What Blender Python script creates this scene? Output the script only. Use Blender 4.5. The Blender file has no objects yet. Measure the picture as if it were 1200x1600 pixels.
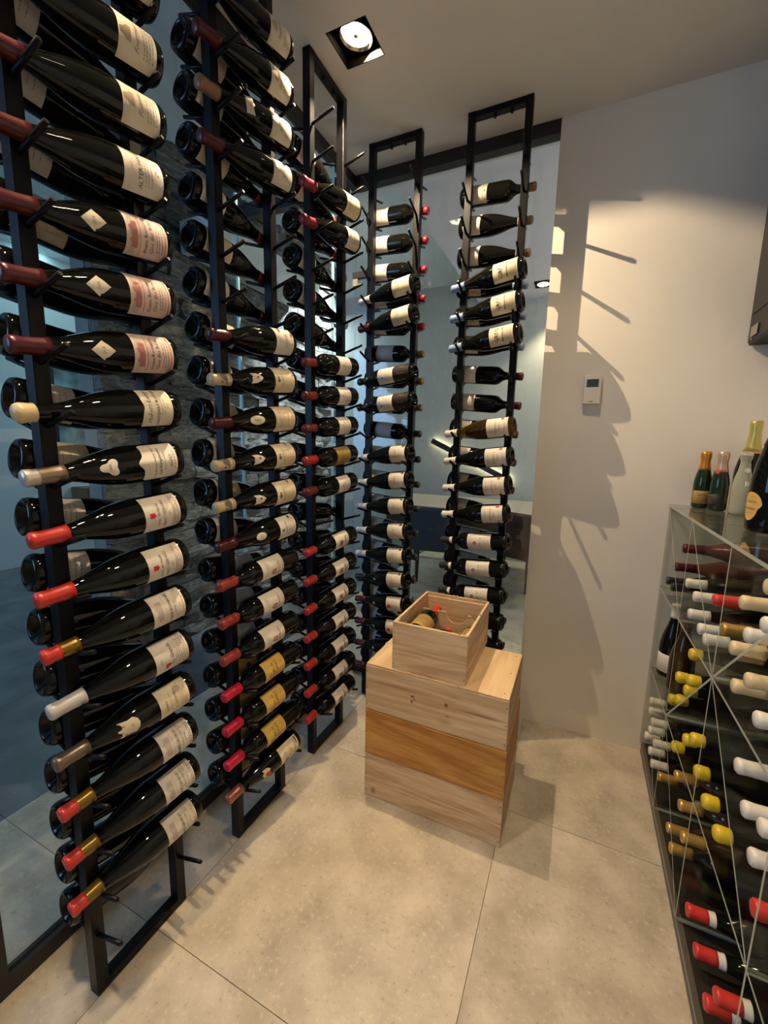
import bpy, bmesh, math, random
from mathutils import Vector, Matrix
random.seed(7)
S = bpy.context.scene
C = S.collection
PI = math.pi

# ------------------------------------------------------------------ camera
CAMP = Vector((0.9253, 0.0, 1.3)); F_PX = 655.91
YAW, PITCH, ROLL = -0.433101, 0.154983, 0.021458
def camera():
    cy, sy, cp, sp = math.cos(YAW), math.sin(YAW), math.cos(PITCH), math.sin(PITCH)
    F = Vector((sy*cp, cy*cp, -sp)); R = Vector((cy, -sy, 0)); U = R.cross(F)
    c, s = math.cos(ROLL), math.sin(ROLL)
    R2 = c*R + s*U; U2 = -s*R + c*U
    d = bpy.data.cameras.new('camera'); o = bpy.data.objects.new('camera', d); C.objects.link(o)
    o.matrix_world = Matrix(((R2.x, U2.x, -F.x, CAMP.x), (R2.y, U2.y, -F.y, CAMP.y), (R2.z, U2.z, -F.z, CAMP.z), (0, 0, 0, 1)))
    d.sensor_fit = 'VERTICAL'; d.sensor_height = 36.0; d.sensor_width = 27.0
    d.lens = F_PX/1600*36.0; d.clip_start = 0.02; d.clip_end = 60
    S.camera = o
camera()

# ------------------------------------------------------------------ world, lights, exposure
W = bpy.data.worlds.new('world'); S.world = W; W.use_nodes = True
W.node_tree.nodes['Background'].inputs[0].default_value = (0.35, 0.6, 0.8, 1)
W.node_tree.nodes['Background'].inputs[1].default_value = 0.10
S.view_settings.view_transform = 'Standard'; S.view_settings.look = 'None'
S.view_settings.gamma = 1.0; S.view_settings.use_curve_mapping = False
S.view_settings.exposure = 0.0
S.cycles.max_bounces = 12; S.cycles.transparent_max_bounces = 40
S.cycles.diffuse_bounces = 5; S.cycles.glossy_bounces = 5; S.cycles.transmission_bounces = 10
S.cycles.use_denoising = True

H = 2.606
WARM = (1.0, 0.755, 0.48)
def area(name, loc, target, size, energy, col, sy=None):
    d = bpy.data.lights.new(name, 'AREA'); d.energy = energy; d.color = col
    d.shape = 'RECTANGLE'; d.size = size; d.size_y = sy or size
    o = bpy.data.objects.new(name, d); C.objects.link(o); o.location = loc
    o.rotation_euler = (Vector(target)-Vector(loc)).to_track_quat('-Z', 'Y').to_euler()
    return o
area('lounge_daylight', (-2.6, -2.7, 2.0), (0.9, 2.0, 1.1), 2.0, 75, (0.36, 0.58, 1.0), 1.8)
area('lounge_wall_fill', (-3.75, 2.6, 3.05), (-4.2, 2.6, 1.2), 0.25, 13, (0.50, 0.84, 0.95), 2.4)  # added fill that brightens the far lounge wall, not a real fixture
d_ = bpy.data.lights.new('stone_washer', 'SPOT'); d_.energy = 620; d_.color = (0.94, 0.98, 1.0); d_.spot_size = math.radians(66); d_.spot_blend = 0.7; d_.shadow_soft_size = 0.06
o_ = bpy.data.objects.new('stone_washer', d_); C.objects.link(o_); o_.location = (-0.80, 3.70, 3.05); o_.rotation_euler = (Vector((-1.4, 3.40, 2.2))-o_.location).to_track_quat('-Z', 'Y').to_euler()
area('dining_fill', (2.2, 3.4, 1.7), (-1.0, 4.4, 1.4), 1.6, 27, (1.0, 0.97, 0.92), 1.6)  # added fill from the unseen right side, brightens the dining room
area('stair_fill', (-2.6, 4.6, 2.9), (-2.6, 5.0, 1.0), 0.9, 36, (0.74, 0.90, 1.0), 0.4)  # added cool fill, makes the left part of the far wall brighter

# ceiling lamps: position of fixture centre, lamp offset in x, y, depth, power
LAMPS = [(0.138, 1.403, 0.0205, 0.041, 0.020, 100), (0.80, 1.403, 0.0, 0.0, 0.045, 42), (0.80, 0.28, 0.0, 0.0, 0.045, 56), (0.138, 0.28, 0.0, 0.0, 0.045, 86)]

# ------------------------------------------------------------------ materials
def nodes(m):
    m.use_nodes = True
    return m.node_tree.nodes, m.node_tree.links, m.node_tree.nodes['Principled BSDF']
def mat(name, col, rough=0.5, metal=0.0, **kw):
    m = bpy.data.materials.new(name); n, l, p = nodes(m)
    p.inputs['Base Color'].default_value = (*col, 1); p.inputs['Roughness'].default_value = rough
    p.inputs['Metallic'].default_value = metal
    for k, v in kw.items():
        p.inputs[k.replace('_', ' ')].default_value = v
    return m
def noise_mat(name, c1, c2, scale=6, rough=0.6, detail=6, bump=0.0, stretch=(1, 1, 1), bscale=None, pos=(0.35, 0.68), coord='Object', c3=None):
    m = mat(name, c1, rough); n, l, p = nodes(m)
    tc = n.new('ShaderNodeTexCoord'); mp = n.new('ShaderNodeMapping'); mp.inputs['Scale'].default_value = stretch
    l.new(tc.outputs[coord], mp.inputs[0])
    nz = n.new('ShaderNodeTexNoise'); nz.inputs['Scale'].default_value = scale; nz.inputs['Detail'].default_value = detail
    l.new(mp.outputs[0], nz.inputs['Vector'])
    r = n.new('ShaderNodeValToRGB'); r.color_ramp.elements[0].position = pos[0]; r.color_ramp.elements[1].position = pos[1]
    r.color_ramp.elements[0].color = (*c1, 1); r.color_ramp.elements[1].color = (*c2, 1)
    if c3:
        e = r.color_ramp.elements.new(0.9); e.color = (*c3, 1)
    l.new(nz.outputs['Fac'], r.inputs[0]); l.new(r.outputs[0], p.inputs['Base Color'])
    if bump:
        nb = n.new('ShaderNodeTexNoise'); nb.inputs['Scale'].default_value = bscale or scale*4; nb.inputs['Detail'].default_value = 4
        l.new(mp.outputs[0], nb.inputs['Vector'])
        b = n.new('ShaderNodeBump'); b.inputs['Strength'].default_value = bump; b.inputs['Distance'].default_value = 0.01
        l.new(nb.outputs['Fac'], b.inputs['Height']); l.new(b.outputs[0], p.inputs['Normal'])
    return m
def pane_mat(name, tint, ior=1.45, add=0.0):
    m = bpy.data.materials.new(name); m.use_nodes = True
    n, l = m.node_tree.nodes, m.node_tree.links; n.remove(n['Principled BSDF'])
    t = n.new('ShaderNodeBsdfTransparent'); t.inputs[0].default_value = (*tint, 1)
    g = n.new('ShaderNodeBsdfGlossy'); g.inputs['Roughness'].default_value = 0.0; g.inputs[0].default_value = (0.95, 0.95, 0.95, 1)
    lw = n.new('ShaderNodeLayerWeight'); lw.inputs[0].default_value = 0.5
    pw = n.new('ShaderNodeMath'); pw.operation = 'POWER'; pw.inputs[1].default_value = 5; l.new(lw.outputs['Facing'], pw.inputs[0])
    f0 = ((ior-1)/(ior+1))**2
    f = n.new('ShaderNodeMath'); f.operation = 'MULTIPLY_ADD'; f.inputs[1].default_value = 1-f0; f.inputs[2].default_value = f0; l.new(pw.outputs[0], f.inputs[0])
    x = n.new('ShaderNodeMixShader'); l.new(f.outputs[0], x.inputs[0]); l.new(t.outputs[0], x.inputs[1]); l.new(g.outputs[0], x.inputs[2])
    l.new(x.outputs[0], n['Material Output'].inputs['Surface'])
    return m
def emit(name, col, st):
    m = bpy.data.materials.new(name); m.use_nodes = True
    n, l = m.node_tree.nodes, m.node_tree.links; n.remove(n['Principled BSDF'])
    e = n.new('ShaderNodeEmission'); e.inputs[0].default_value = (*col, 1); e.inputs[1].default_value = st
    l.new(e.outputs[0], n['Material Output'].inputs['Surface'])
    return m
def wood_mat(name, c1, c2, axis, scale=1.0, streak=None, seed=0.0):
    # grain runs along 'axis' (0 x, 1 y, 2 z) of the object coordinates
    m = mat(name, c1, 0.55); n, l, p = nodes(m)
    tc = n.new('ShaderNodeTexCoord'); mp = n.new('ShaderNodeMapping')
    sc = [14.0*scale]*3; sc[axis] = 1.3*scale
    mp.inputs['Scale'].default_value = sc; mp.inputs['Location'].default_value = (seed, seed*1.7, seed*0.6)
    l.new(tc.outputs['Object'], mp.inputs[0])
    nz = n.new('ShaderNodeTexNoise'); nz.inputs['Scale'].default_value = 0.55; nz.inputs['Detail'].default_value = 3; nz.inputs['Distortion'].default_value = 0.6
    l.new(mp.outputs[0], nz.inputs['Vector'])
    mul = n.new('ShaderNodeMath'); mul.operation = 'MULTIPLY'; mul.inputs[1].default_value = 16
    l.new(nz.outputs['Fac'], mul.inputs[0])
    fr = n.new('ShaderNodeMath'); fr.operation = 'PINGPONG'; fr.inputs[1].default_value = 1.0
    l.new(mul.outputs[0], fr.inputs[0])
    nf = n.new('ShaderNodeTexNoise'); nf.inputs['Scale'].default_value = 9; nf.inputs['Detail'].default_value = 5
    l.new(mp.outputs[0], nf.inputs['Vector'])
    av = n.new('ShaderNodeMath'); av.operation = 'MULTIPLY_ADD'; av.inputs[1].default_value = 0.35
    l.new(fr.outputs[0], av.inputs[0])
    h = n.new('ShaderNodeMath'); h.operation = 'MULTIPLY'; h.inputs[1].default_value = 0.6; l.new(nf.outputs['Fac'], h.inputs[0]); l.new(h.outputs[0], av.inputs[2])
    r = n.new('ShaderNodeValToRGB'); r.color_ramp.elements[0].position = 0.26; r.color_ramp.elements[1].position = 0.62
    r.color_ramp.elements[0].color = (*c1, 1); r.color_ramp.elements[1].color = (*c2, 1)
    l.new(av.outputs[0], r.inputs[0])
    last = r.outputs[0]
    if streak:   # list of (cx, cz, half_x, half_z, colour, strength): stains and knots of the board itself
        for cx, cz, hx, hz, col, stg in streak:
            m2 = n.new('ShaderNodeMapping'); m2.inputs['Location'].default_value = (-cx/hx, 0, -cz/hz); m2.inputs['Scale'].default_value = (1/hx, 0, 1/hz)
            l.new(tc.outputs['Object'], m2.inputs[0])
            wn = n.new('ShaderNodeTexNoise'); wn.inputs['Scale'].default_value = 0.9; l.new(m2.outputs[0], wn.inputs['Vector'])
            ln = n.new('ShaderNodeVectorMath'); ln.operation = 'LENGTH'; l.new(m2.outputs[0], ln.inputs[0])
            rr = n.new('ShaderNodeMapRange'); rr.inputs[1].default_value = 1.0; rr.inputs[2].default_value = 0.25; rr.inputs[3].default_value = 0; rr.inputs[4].default_value = stg
            l.new(ln.outputs['Value'], rr.inputs[0])
            mx = n.new('ShaderNodeMix'); mx.data_type = 'RGBA'
            l.new(rr.outputs[0], mx.inputs['Factor']); l.new(last, mx.inputs['A']); mx.inputs['B'].default_value = (*col, 1)
            last = mx.outputs['Result']
    l.new(last, p.inputs['Base Color'])
    b = n.new('ShaderNodeBump'); b.inputs['Strength'].default_value = 0.08; b.inputs['Distance'].default_value = 0.002
    l.new(nf.outputs['Fac'], b.inputs['Height']); l.new(b.outputs[0], p.inputs['Normal'])
    return m

M = {}
M['rack'] = mat('black_steel', (0.0035, 0.0035, 0.004), 0.40, 0.0, Specular_IOR_Level=0.20)
M['steel'] = mat('dark_frame_steel', (0.018, 0.016, 0.015), 0.45, 0.2)
M['ceiling'] = noise_mat('ceiling_paint', (0.66, 0.65, 0.62), (0.70, 0.69, 0.66), 3, 0.8, 3)
M['wall'] = noise_mat('plaster', (0.70, 0.67, 0.61), (0.76, 0.73, 0.67), 2.2, 0.75, 5, 0.05)
M['lounge'] = noise_mat('lounge_paint', (0.62, 0.68, 0.68), (0.68, 0.74, 0.74), 2, 0.7, 3)
M['dining'] = noise_mat('dining_paint', (0.42, 0.42, 0.39), (0.46, 0.46, 0.43), 2, 0.7, 3)
M['grey_plaster'] = noise_mat('grey_plaster', (0.17, 0.20, 0.19), (0.21, 0.24, 0.23), 3, 0.8, 4)
M['dining_ceiling'] = noise_mat('dining_ceiling_paint', (0.62, 0.60, 0.66), (0.66, 0.64, 0.70), 3, 0.8, 3)
M['grout'] = mat('grout', (0.24, 0.20, 0.15), 0.9)
M['pane'] = pane_mat('clear_glass', (0.90, 0.95, 0.95), 1.5)
M['pane_edge'] = mat('glass_edge', (0.45, 0.85, 0.95), 0.2)
M['acrylic'] = pane_mat('clear_acrylic', (0.96, 0.965, 0.94), 1.35)
M['acrylic_edge'] = mat('acrylic_edge', (0.42, 0.43, 0.36), 0.3, Alpha=0.8)
M['plinth'] = mat('plinth_bronze', (0.10, 0.085, 0.07), 0.5)
M['plinth_dark'] = mat('plinth_inner', (0.015, 0.012, 0.010), 0.6)
M['glass'] = mat('dark_bottle_glass', (0.004, 0.0045, 0.003), 0.035, Specular_IOR_Level=0.30)
M['glass_green'] = mat('green_bottle_glass', (0.012, 0.028, 0.012), 0.06)
M['glass_brown'] = mat('brown_bottle_glass', (0.030, 0.014, 0.007), 0.06)
M['glass_rose'] = mat('rose_bottle_glass', (0.10, 0.030, 0.022), 0.08)
M['glass_amber'] = mat('amber_wine_glass', (0.30, 0.19, 0.015), 0.02, Transmission_Weight=0.92, IOR=1.35)
M['glass_clear'] = mat('pale_bottle_glass', (0.46, 0.48, 0.36), 0.08, Transmission_Weight=0.35, IOR=1.3)
M['black'] = mat('flat_black', (0.008, 0.008, 0.008), 0.6)
M['lamp_box'] = mat('lamp_housing', (0.0012, 0.0009, 0.0006), 0.7, 0.0, Specular_IOR_Level=0.03)
M['lamp_rim'] = mat('lamp_rim', (0.75, 0.62, 0.45), 0.2, 1.0)
M['lamp_trim'] = mat('lamp_trim', (0.66, 0.63, 0.57), 0.5)
M['lamp_on'] = emit('lamp_glow', (1.0, 0.80, 0.52), 22.0)
M['white_plastic'] = mat('white_plastic', (0.72, 0.71, 0.67), 0.4)
M['display'] = mat('grey_display', (0.06, 0.075, 0.07), 0.25)
M['unit'] = mat('dark_unit_shell', (0.014, 0.010, 0.008), 0.45)
M['sticker'] = mat('grey_sticker', (0.22, 0.20, 0.17), 0.5)
M['leather'] = mat('dark_leather', (0.018, 0.022, 0.030), 0.4)
M['dark_wood'] = noise_mat('dark_table_wood', (0.035, 0.018, 0.012), (0.06, 0.03, 0.02), 8, 0.35, 5, stretch=(1, 8, 8))
M['table_top'] = noise_mat('table_top_wood', (0.40, 0.33, 0.26), (0.48, 0.40, 0.31), 5, 0.28, 5, stretch=(1, 8, 8))
M['led'] = emit('led_strip', (1.0, 0.86, 0.55), 14.0)
M['art'] = noise_mat('canvas_art', (0.04, 0.07, 0.09), (0.25, 0.42, 0.42), 5, 0.6, 4)
M['nail'] = mat('nail', (0.10, 0.07, 0.05), 0.5)
M['stamp'] = mat('burnt_stamp', (0.14, 0.075, 0.035), 0.7)

# floor tiles: pale limestone-look with flecks, tint varying a little per tile
def floor_mat():
    m = noise_mat('limestone_tile', (0.36, 0.31, 0.235), (0.60, 0.53, 0.42), 7, 0.42, 10, 0.08, bscale=70, coord='Object', pos=(0.30, 0.70))
    n, l, p = nodes(m)
    base = p.inputs['Base Color'].links[0].from_socket
    tc = [x for x in n if x.type == 'TEX_COORD'][0]
    v = n.new('ShaderNodeTexVoronoi'); v.inputs['Scale'].default_value = 55; v.inputs['Randomness'].default_value = 1
    l.new(tc.outputs['Object'], v.inputs['Vector'])
    f = n.new('ShaderNodeTexNoise'); f.inputs['Scale'].default_value = 75; f.inputs['Detail'].default_value = 4; l.new(tc.outputs['Object'], f.inputs['Vector'])
    r = n.new('ShaderNodeMapRange'); r.inputs[1].default_value = 0.58; r.inputs[2].default_value = 0.68; r.inputs[4].default_value = 0.45
    l.new(f.outputs['Fac'], r.inputs[0])
    mx = n.new('ShaderNodeMix'); mx.data_type = 'RGBA'; l.new(r.outputs[0], mx.inputs['Factor']); l.new(base, mx.inputs['A']); mx.inputs['B'].default_value = (0.68, 0.60, 0.47, 1)
    r2 = n.new('ShaderNodeMapRange'); r2.inputs[1].default_value = 0.40; r2.inputs[2].default_value = 0.30; r2.inputs[4].default_value = 0.5
    l.new(f.outputs['Fac'], r2.inputs[0])
    m2 = n.new('ShaderNodeMix'); m2.data_type = 'RGBA'; l.new(r2.outputs[0], m2.inputs['Factor']); l.new(mx.outputs['Result'], m2.inputs['A']); m2.inputs['B'].default_value = (0.27, 0.22, 0.16, 1)
    oi = n.new('ShaderNodeObjectInfo'); hs = n.new('ShaderNodeHueSaturation')
    mr = n.new('ShaderNodeMapRange'); mr.inputs[3].default_value = 0.90; mr.inputs[4].default_value = 1.08
    l.new(oi.outputs['Random'], mr.inputs[0]); l.new(mr.outputs[0], hs.inputs['Value']); l.new(m2.outputs['Result'], hs.inputs['Color'])
    l.new(hs.outputs[0], p.inputs['Base Color'])
    return m
M['tile'] = floor_mat()
M['dim_tile'] = noise_mat('dim_lounge_tile', (0.085, 0.10, 0.115), (0.15, 0.17, 0.185), 4, 0.22, 8, 0.05, bscale=50)  # same floor tile, with the dim bluish lounge light put into its colour
def stone_mat():
    m = noise_mat('split_slate', (0.05, 0.052, 0.05), (0.19, 0.195, 0.185), 7, 0.7, 8, 0.7, bscale=22)
    n, l, p = nodes(m)
    base = p.inputs['Base Color'].links[0].from_socket
    oi = n.new('ShaderNodeObjectInfo'); hs = n.new('ShaderNodeHueSaturation'); mr = n.new('ShaderNodeMapRange')
    mr.inputs[3].default_value = 0.65; mr.inputs[4].default_value = 1.35
    l.new(oi.outputs['Random'], mr.inputs[0]); l.new(mr.outputs[0], hs.inputs['Value']); l.new(base, hs.inputs['Color']); l.new(hs.outputs[0], p.inputs['Base Color'])
    return m
M['stone'] = stone_mat()
M['pine'] = wood_mat('pale_pine', (0.70, 0.52, 0.33), (0.50, 0.33, 0.18), 0, 1.0)
M['pine_y'] = wood_mat('pale_pine_side', (0.68, 0.50, 0.31), (0.48, 0.31, 0.17), 1, 1.0, seed=3)
M['lidwood'] = wood_mat('lid_pine', (0.68, 0.50, 0.29), (0.56, 0.39, 0.21), 1, 0.8, seed=5)
M['pine_knot'] = wood_mat('knotty_pine', (0.71, 0.54, 0.34), (0.53, 0.36, 0.20), 0, 0.9, [
    (-0.13, 0.030, 0.16, 0.010, (0.36, 0.17, 0.09), 0.75), (0.02, 0.008, 0.14, 0.020, (0.50, 0.29, 0.15), 0.6), (0.17, 0.012, 0.10, 0.007, (0.26, 0.11, 0.05), 0.85),
    (-0.070, 0.012, 0.009, 0.006, (0.10, 0.04, 0.02), 1.0), (-0.072, -0.008, 0.005, 0.010, (0.12, 0.05, 0.02), 1.0), (-0.062, 0.002, 0.006, 0.004, (0.12, 0.05, 0.02), 1.0),
    (0.050, 0.015, 0.008, 0.010, (0.11, 0.045, 0.02), 1.0), (0.055, -0.025, 0.012, 0.006, (0.30, 0.16, 0.07), 0.8), (0.07, 0.055, 0.05, 0.012, (0.48, 0.31, 0.15), 0.7), (0.05, -0.045, 0.03, 0.02, (0.46, 0.29, 0.14), 0.6)], seed=1)
M['orange'] = wood_mat('orange_pine', (0.60, 0.32, 0.085), (0.38, 0.155, 0.025), 0, 1.0, seed=9)
M['orange_y'] = wood_mat('orange_pine_side', (0.52, 0.27, 0.08), (0.42, 0.18, 0.04), 1, 1.2, seed=4)

def simple(prefix, tab, rough, metal=0.0):
    for k, c in tab.items():
        M[prefix+k] = mat(prefix+k, c, rough, metal)
simple('cap_', {'red': (0.50, 0.030, 0.022), 'crimson': (0.62, 0.008, 0.040), 'dark_red': (0.068, 0.004, 0.007), 'wine_red': (0.24, 0.014, 0.030), 'dull_red': (0.18, 0.022, 0.022), 'brick_red': (0.34, 0.040, 0.028), 'black': (0.010, 0.010, 0.010),
    'white': (0.66, 0.63, 0.55), 'cream': (0.62, 0.50, 0.28), 'grey': (0.50, 0.49, 0.47), 'light_blue': (0.21, 0.30, 0.50), 'tan': (0.26, 0.15, 0.08), 'green': (0.012, 0.018, 0.012), 'yellow': (0.60, 0.42, 0.015), 'pale_green': (0.40, 0.46, 0.40)}, 0.32)
simple('foil_', {'gold': (0.55, 0.34, 0.08), 'taupe': (0.25, 0.19, 0.13), 'silver': (0.62, 0.59, 0.54), 'copper': (0.40, 0.15, 0.10), 'orange': (0.60, 0.26, 0.04), 'pink': (0.62, 0.42, 0.30), 'lime': (0.52, 0.46, 0.14), 'olive': (0.20, 0.12, 0.012), 'bronze': (0.16, 0.12, 0.09)}, 0.3, 0.55)
simple('paper_', {'white': (0.72, 0.66, 0.57), 'cream': (0.70, 0.60, 0.42), 'ivory': (0.70, 0.64, 0.50), 'yellow': (0.68, 0.45, 0.10), 'pink': (0.66, 0.50, 0.44), 'gold': (0.34, 0.22, 0.06), 'black': (0.02, 0.018, 0.015), 'amber': (0.62, 0.38, 0.10), 'grey': (0.40, 0.44, 0.46)}, 0.6)
simple('ink_', {'black': (0.02, 0.018, 0.016), 'grey': (0.16, 0.14, 0.12), 'red': (0.60, 0.03, 0.025), 'rose': (0.40, 0.16, 0.14), 'tan': (0.46, 0.36, 0.24), 'brown': (0.22, 0.10, 0.05), 'gold': (0.42, 0.30, 0.09), 'pale': (0.50, 0.43, 0.36), 'white': (0.75, 0.75, 0.72), 'dark': (0.014, 0.011, 0.008), 'bronze': (0.13, 0.085, 0.03)}, 0.6)

# ------------------------------------------------------------------ mesh helpers
def obj(name, me, m=None, parent=None, smooth=False):
    if isinstance(me, bmesh.types.BMesh):
        bm = me; me = bpy.data.meshes.new(name); bm.to_mesh(me); bm.free()
    if m is not None and not me.materials:
        for x in (m if isinstance(m, (list, tuple)) else [m]): me.materials.append(x)
    if smooth:
        me.polygons.foreach_set('use_smooth', [True]*len(me.polygons))
    o = bpy.data.objects.new(name, me); C.objects.link(o)
    if parent is not None: o.parent = parent
    return o
def thing(name, label, cat, loc=(0, 0, 0), rotz=0.0, group=None):
    o = bpy.data.objects.new(name, None); C.objects.link(o); o.empty_display_size = 0.05
    o.location = loc; o.rotation_euler = (0, 0, rotz); o['label'] = label; o['category'] = cat
    if group: o['group'] = group
    return o
def structure(o):
    o['kind'] = 'structure'; return o
def box(bm, x0, x1, y0, y1, z0, z1, bevel=0.0, mi=0):
    r = bmesh.ops.create_cube(bm, size=1.0)
    vs = r['verts']
    for v in vs:
        v.co = Vector(((x0+x1)/2+v.co.x*(x1-x0), (y0+y1)/2+v.co.y*(y1-y0), (z0+z1)/2+v.co.z*(z1-z0)))
    fs = set(f for v in vs for f in v.link_faces)
    for f in fs: f.material_index = mi
    if bevel:
        bmesh.ops.bevel(bm, geom=list({e for v in vs for e in v.link_edges}), offset=bevel, segments=1, affect='EDGES')
    return fs
def boxm(*a, **k):
    bm = bmesh.new(); box(bm, *a, **k); return bm
def tube(bm, p0, p1, r, seg=10, r1=None, mi=0):
    p0, p1 = Vector(p0), Vector(p1); d = p1-p0; r1 = r if r1 is None else r1
    q = d.to_track_quat('Z', 'Y')
    a = [bm.verts.new(p0+q @ Vector((r*math.cos(2*PI*i/seg), r*math.sin(2*PI*i/seg), 0))) for i in range(seg)]
    b = [bm.verts.new(p1+q @ Vector((r1*math.cos(2*PI*i/seg), r1*math.sin(2*PI*i/seg), 0))) for i in range(seg)]
    fs = [bm.faces.new((a[i], a[(i+1) % seg], b[(i+1) % seg], b[i])) for i in range(seg)]
    for f in fs: f.smooth = True
    fs += [bm.faces.new(a[::-1]), bm.faces.new(b)]
    for f in fs: f.material_index = mi
def tubem(*a, **k):
    bm = bmesh.new(); tube(bm, *a, **k); return bm
def lathe(bm, prof, seg=28, closed=True, mi=0):
    rings = []
    for r, z in prof:
        if r < 1e-5: rings.append([bm.verts.new((0, 0, z))])
        else: rings.append([bm.verts.new((r*math.cos(2*PI*i/seg), r*math.sin(2*PI*i/seg), z)) for i in range(seg)])
    for a, b in zip(rings, rings[1:]):
        for i in range(seg):
            j = (i+1) % seg
            if len(a) == 1 and len(b) == 1: continue
            if len(a) == 1: f = bm.faces.new((a[0], b[j], b[i]))
            elif len(b) == 1: f = bm.faces.new((a[i], a[j], b[0]))
            else: f = bm.faces.new((a[i], a[j], b[j], b[i]))
            f.smooth = True; f.material_index = mi

# ------------------------------------------------------------------ bottles
PROF = {
 'burgundy': [(0.0405, 0.010), (0.0412, 0.020), (0.0412, 0.118), (0.0400, 0.135), (0.0370, 0.155), (0.0320, 0.176), (0.0260, 0.196), (0.0205, 0.214), (0.0168, 0.232), (0.0148, 0.250), (0.0140, 0.280), (0.0140, 0.284), (0.0152, 0.286), (0.0152, 0.296), (0.0140, 0.299)],
 'bordeaux': [(0.0370, 0.008), (0.0378, 0.018), (0.0380, 0.186), (0.0372, 0.196), (0.0335, 0.206), (0.0270, 0.214), (0.0205, 0.222), (0.0165, 0.232), (0.0148, 0.244), (0.0140, 0.282), (0.0140, 0.288), (0.0150, 0.290), (0.0150, 0.300), (0.0138, 0.303)],
 'champagne': [(0.0430, 0.010), (0.0442, 0.022), (0.0442, 0.125), (0.0425, 0.150), (0.0370, 0.180), (0.0290, 0.208), (0.0215, 0.232), (0.0178, 0.255), (0.0160, 0.285), (0.0165, 0.292), (0.0180, 0.295), (0.0180, 0.312), (0.0165, 0.318)],
 'piccolo': [(0.0270, 0.006), (0.0280, 0.014), (0.0285, 0.085), (0.0275, 0.104), (0.0235, 0.125), (0.0185, 0.145), (0.0150, 0.165), (0.0140, 0.180), (0.0160, 0.186), (0.0168, 0.192), (0.0165, 0.204), (0.0140, 0.210)],
 'prestige': [(0.0470, 0.010), (0.0485, 0.022), (0.0480, 0.110), (0.0465, 0.140), (0.0420, 0.175), (0.0340, 0.215), (0.0250, 0.248), (0.0180, 0.280), (0.0160, 0.305), (0.0180, 0.312), (0.0180, 0.330), (0.0160, 0.336)],
}
LEN = {k: v[-1][1] for k, v in PROF.items()}
def rad(kind, z):
    p = PROF[kind]
    if z <= p[0][1]: return p[0][0]
    for (r0, z0), (r1, z1) in zip(p, p[1:]):
        if z <= z1: return r0+(r1-r0)*(z-z0)/max(z1-z0, 1e-6)
    return p[-1][0]
CACHE = {}
def glass_mesh(kind, mk):
    key = ('g', kind, mk)
    if key not in CACHE:
        p = PROF[kind]; r0 = p[0][0]
        bm = bmesh.new()
        lathe(bm, [(0, 0.026), (r0*0.30, 0.022), (r0*0.58, 0.009), (r0*0.70, 0.002), (r0*0.80, 0.0), (r0*0.93, 0.003)]+p+[(0, LEN[kind])], 28)
        me = bpy.data.meshes.new('bottle_glass'); bm.to_mesh(me); bm.free(); me.materials.append(M[mk]); CACHE[key] = me
    return CACHE[key]
def capsule_mesh(kind, bands):
    # bands: list of (z_from_top_start, z_from_top_end, material) measured down from the lip
    key = ('c', kind, tuple(bands))
    if key not in CACHE:
        L = LEN[kind]; bm = bmesh.new(); mats = []
        for bi, (a, b, mk) in enumerate(bands):
            mats.append(M[mk])
            off = 0.0012 if mk.startswith('foil') or bi == 0 else 0.0009
            zs = [L-b+(b-a)*i/6 for i in range(7)]
            pr = [(rad(kind, zs[0])+off*0.2, zs[0]-0.0002)]+[(rad(kind, z)+off, z) for z in zs]
            if a == 0: pr = pr[:-1]+[(rad(kind, L-0.004)+off, L-0.003), (rad(kind, L)+off-0.0018, L+0.0008), (0, L+0.001)]
            lathe(bm, pr, 22, mi=bi)
        me = bpy.data.meshes.new('capsule'); bm.to_mesh(me); bm.free()
        for m in mats: me.materials.append(m)
        CACHE[key] = me
    return CACHE[key]
def wax_mesh(kind, mk, depth):
    key = ('w', kind, mk, depth)
    if key not in CACHE:
        L = LEN[kind]; bm = bmesh.new(); n = 20
        pr = [(rad(kind, L-depth)+0.001, L-depth)]+[(rad(kind, L-depth*t)+0.0032, L-depth*t) for t in (0.93, 0.7, 0.45, 0.2)]+[(rad(kind, L)+0.0022, L), (rad(kind, L)-0.002, L+0.0032), (0, L+0.0036)]
        lathe(bm, pr, 22)
        me = bpy.data.meshes.new('wax_seal'); bm.to_mesh(me); bm.free(); me.materials.append(M[mk]); CACHE[key] = me
    return CACHE[key]
def wrap(kind, u, z, off):
    r = rad(kind, z)+off; rb = max(rad(kind, z), 0.012)
    a = u/rb
    return Vector((r*math.cos(a), r*math.sin(a), z))
def label_mesh(kind, z0, z1, half, mk, notch=0.0, off=0.0005, border=None):
    # rectangular wrap label, half = half angle in radians
    key = ('l', kind, z0, z1, half, mk, notch)
    if key not in CACHE:
        bm = bmesh.new(); nu = 20; zs = [z0, z0+0.0004, z1-0.0004, z1]
        offs = [0, off, off, 0]
        grid = []
        for zi, o in zip(zs, offs):
            row = []
            for i in range(nu+1):
                t = i/nu*2-1; a = t*half; z = zi
                if notch and zi > (z0+z1)/2: z += notch*math.exp(-(t*4.5)**2)-abs(notch)*0.5*(abs(t) > 0.93)
                r = rad(kind, min(z, zi))+(o if abs(t) < 1 else 0)
                row.append(bm.verts.new((r*math.cos(a), r*math.sin(a), z)))
            grid.append(row)
        for r0, r1 in zip(grid, grid[1:]):
            for i in range(nu):
                f = bm.faces.new((r0[i], r0[i+1], r1[i+1], r1[i])); f.smooth = True
        me = bpy.data.meshes.new('label'); bm.to_mesh(me); bm.free(); me.materials.append(M[mk]); CACHE[key] = me
    return CACHE[key]
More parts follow.
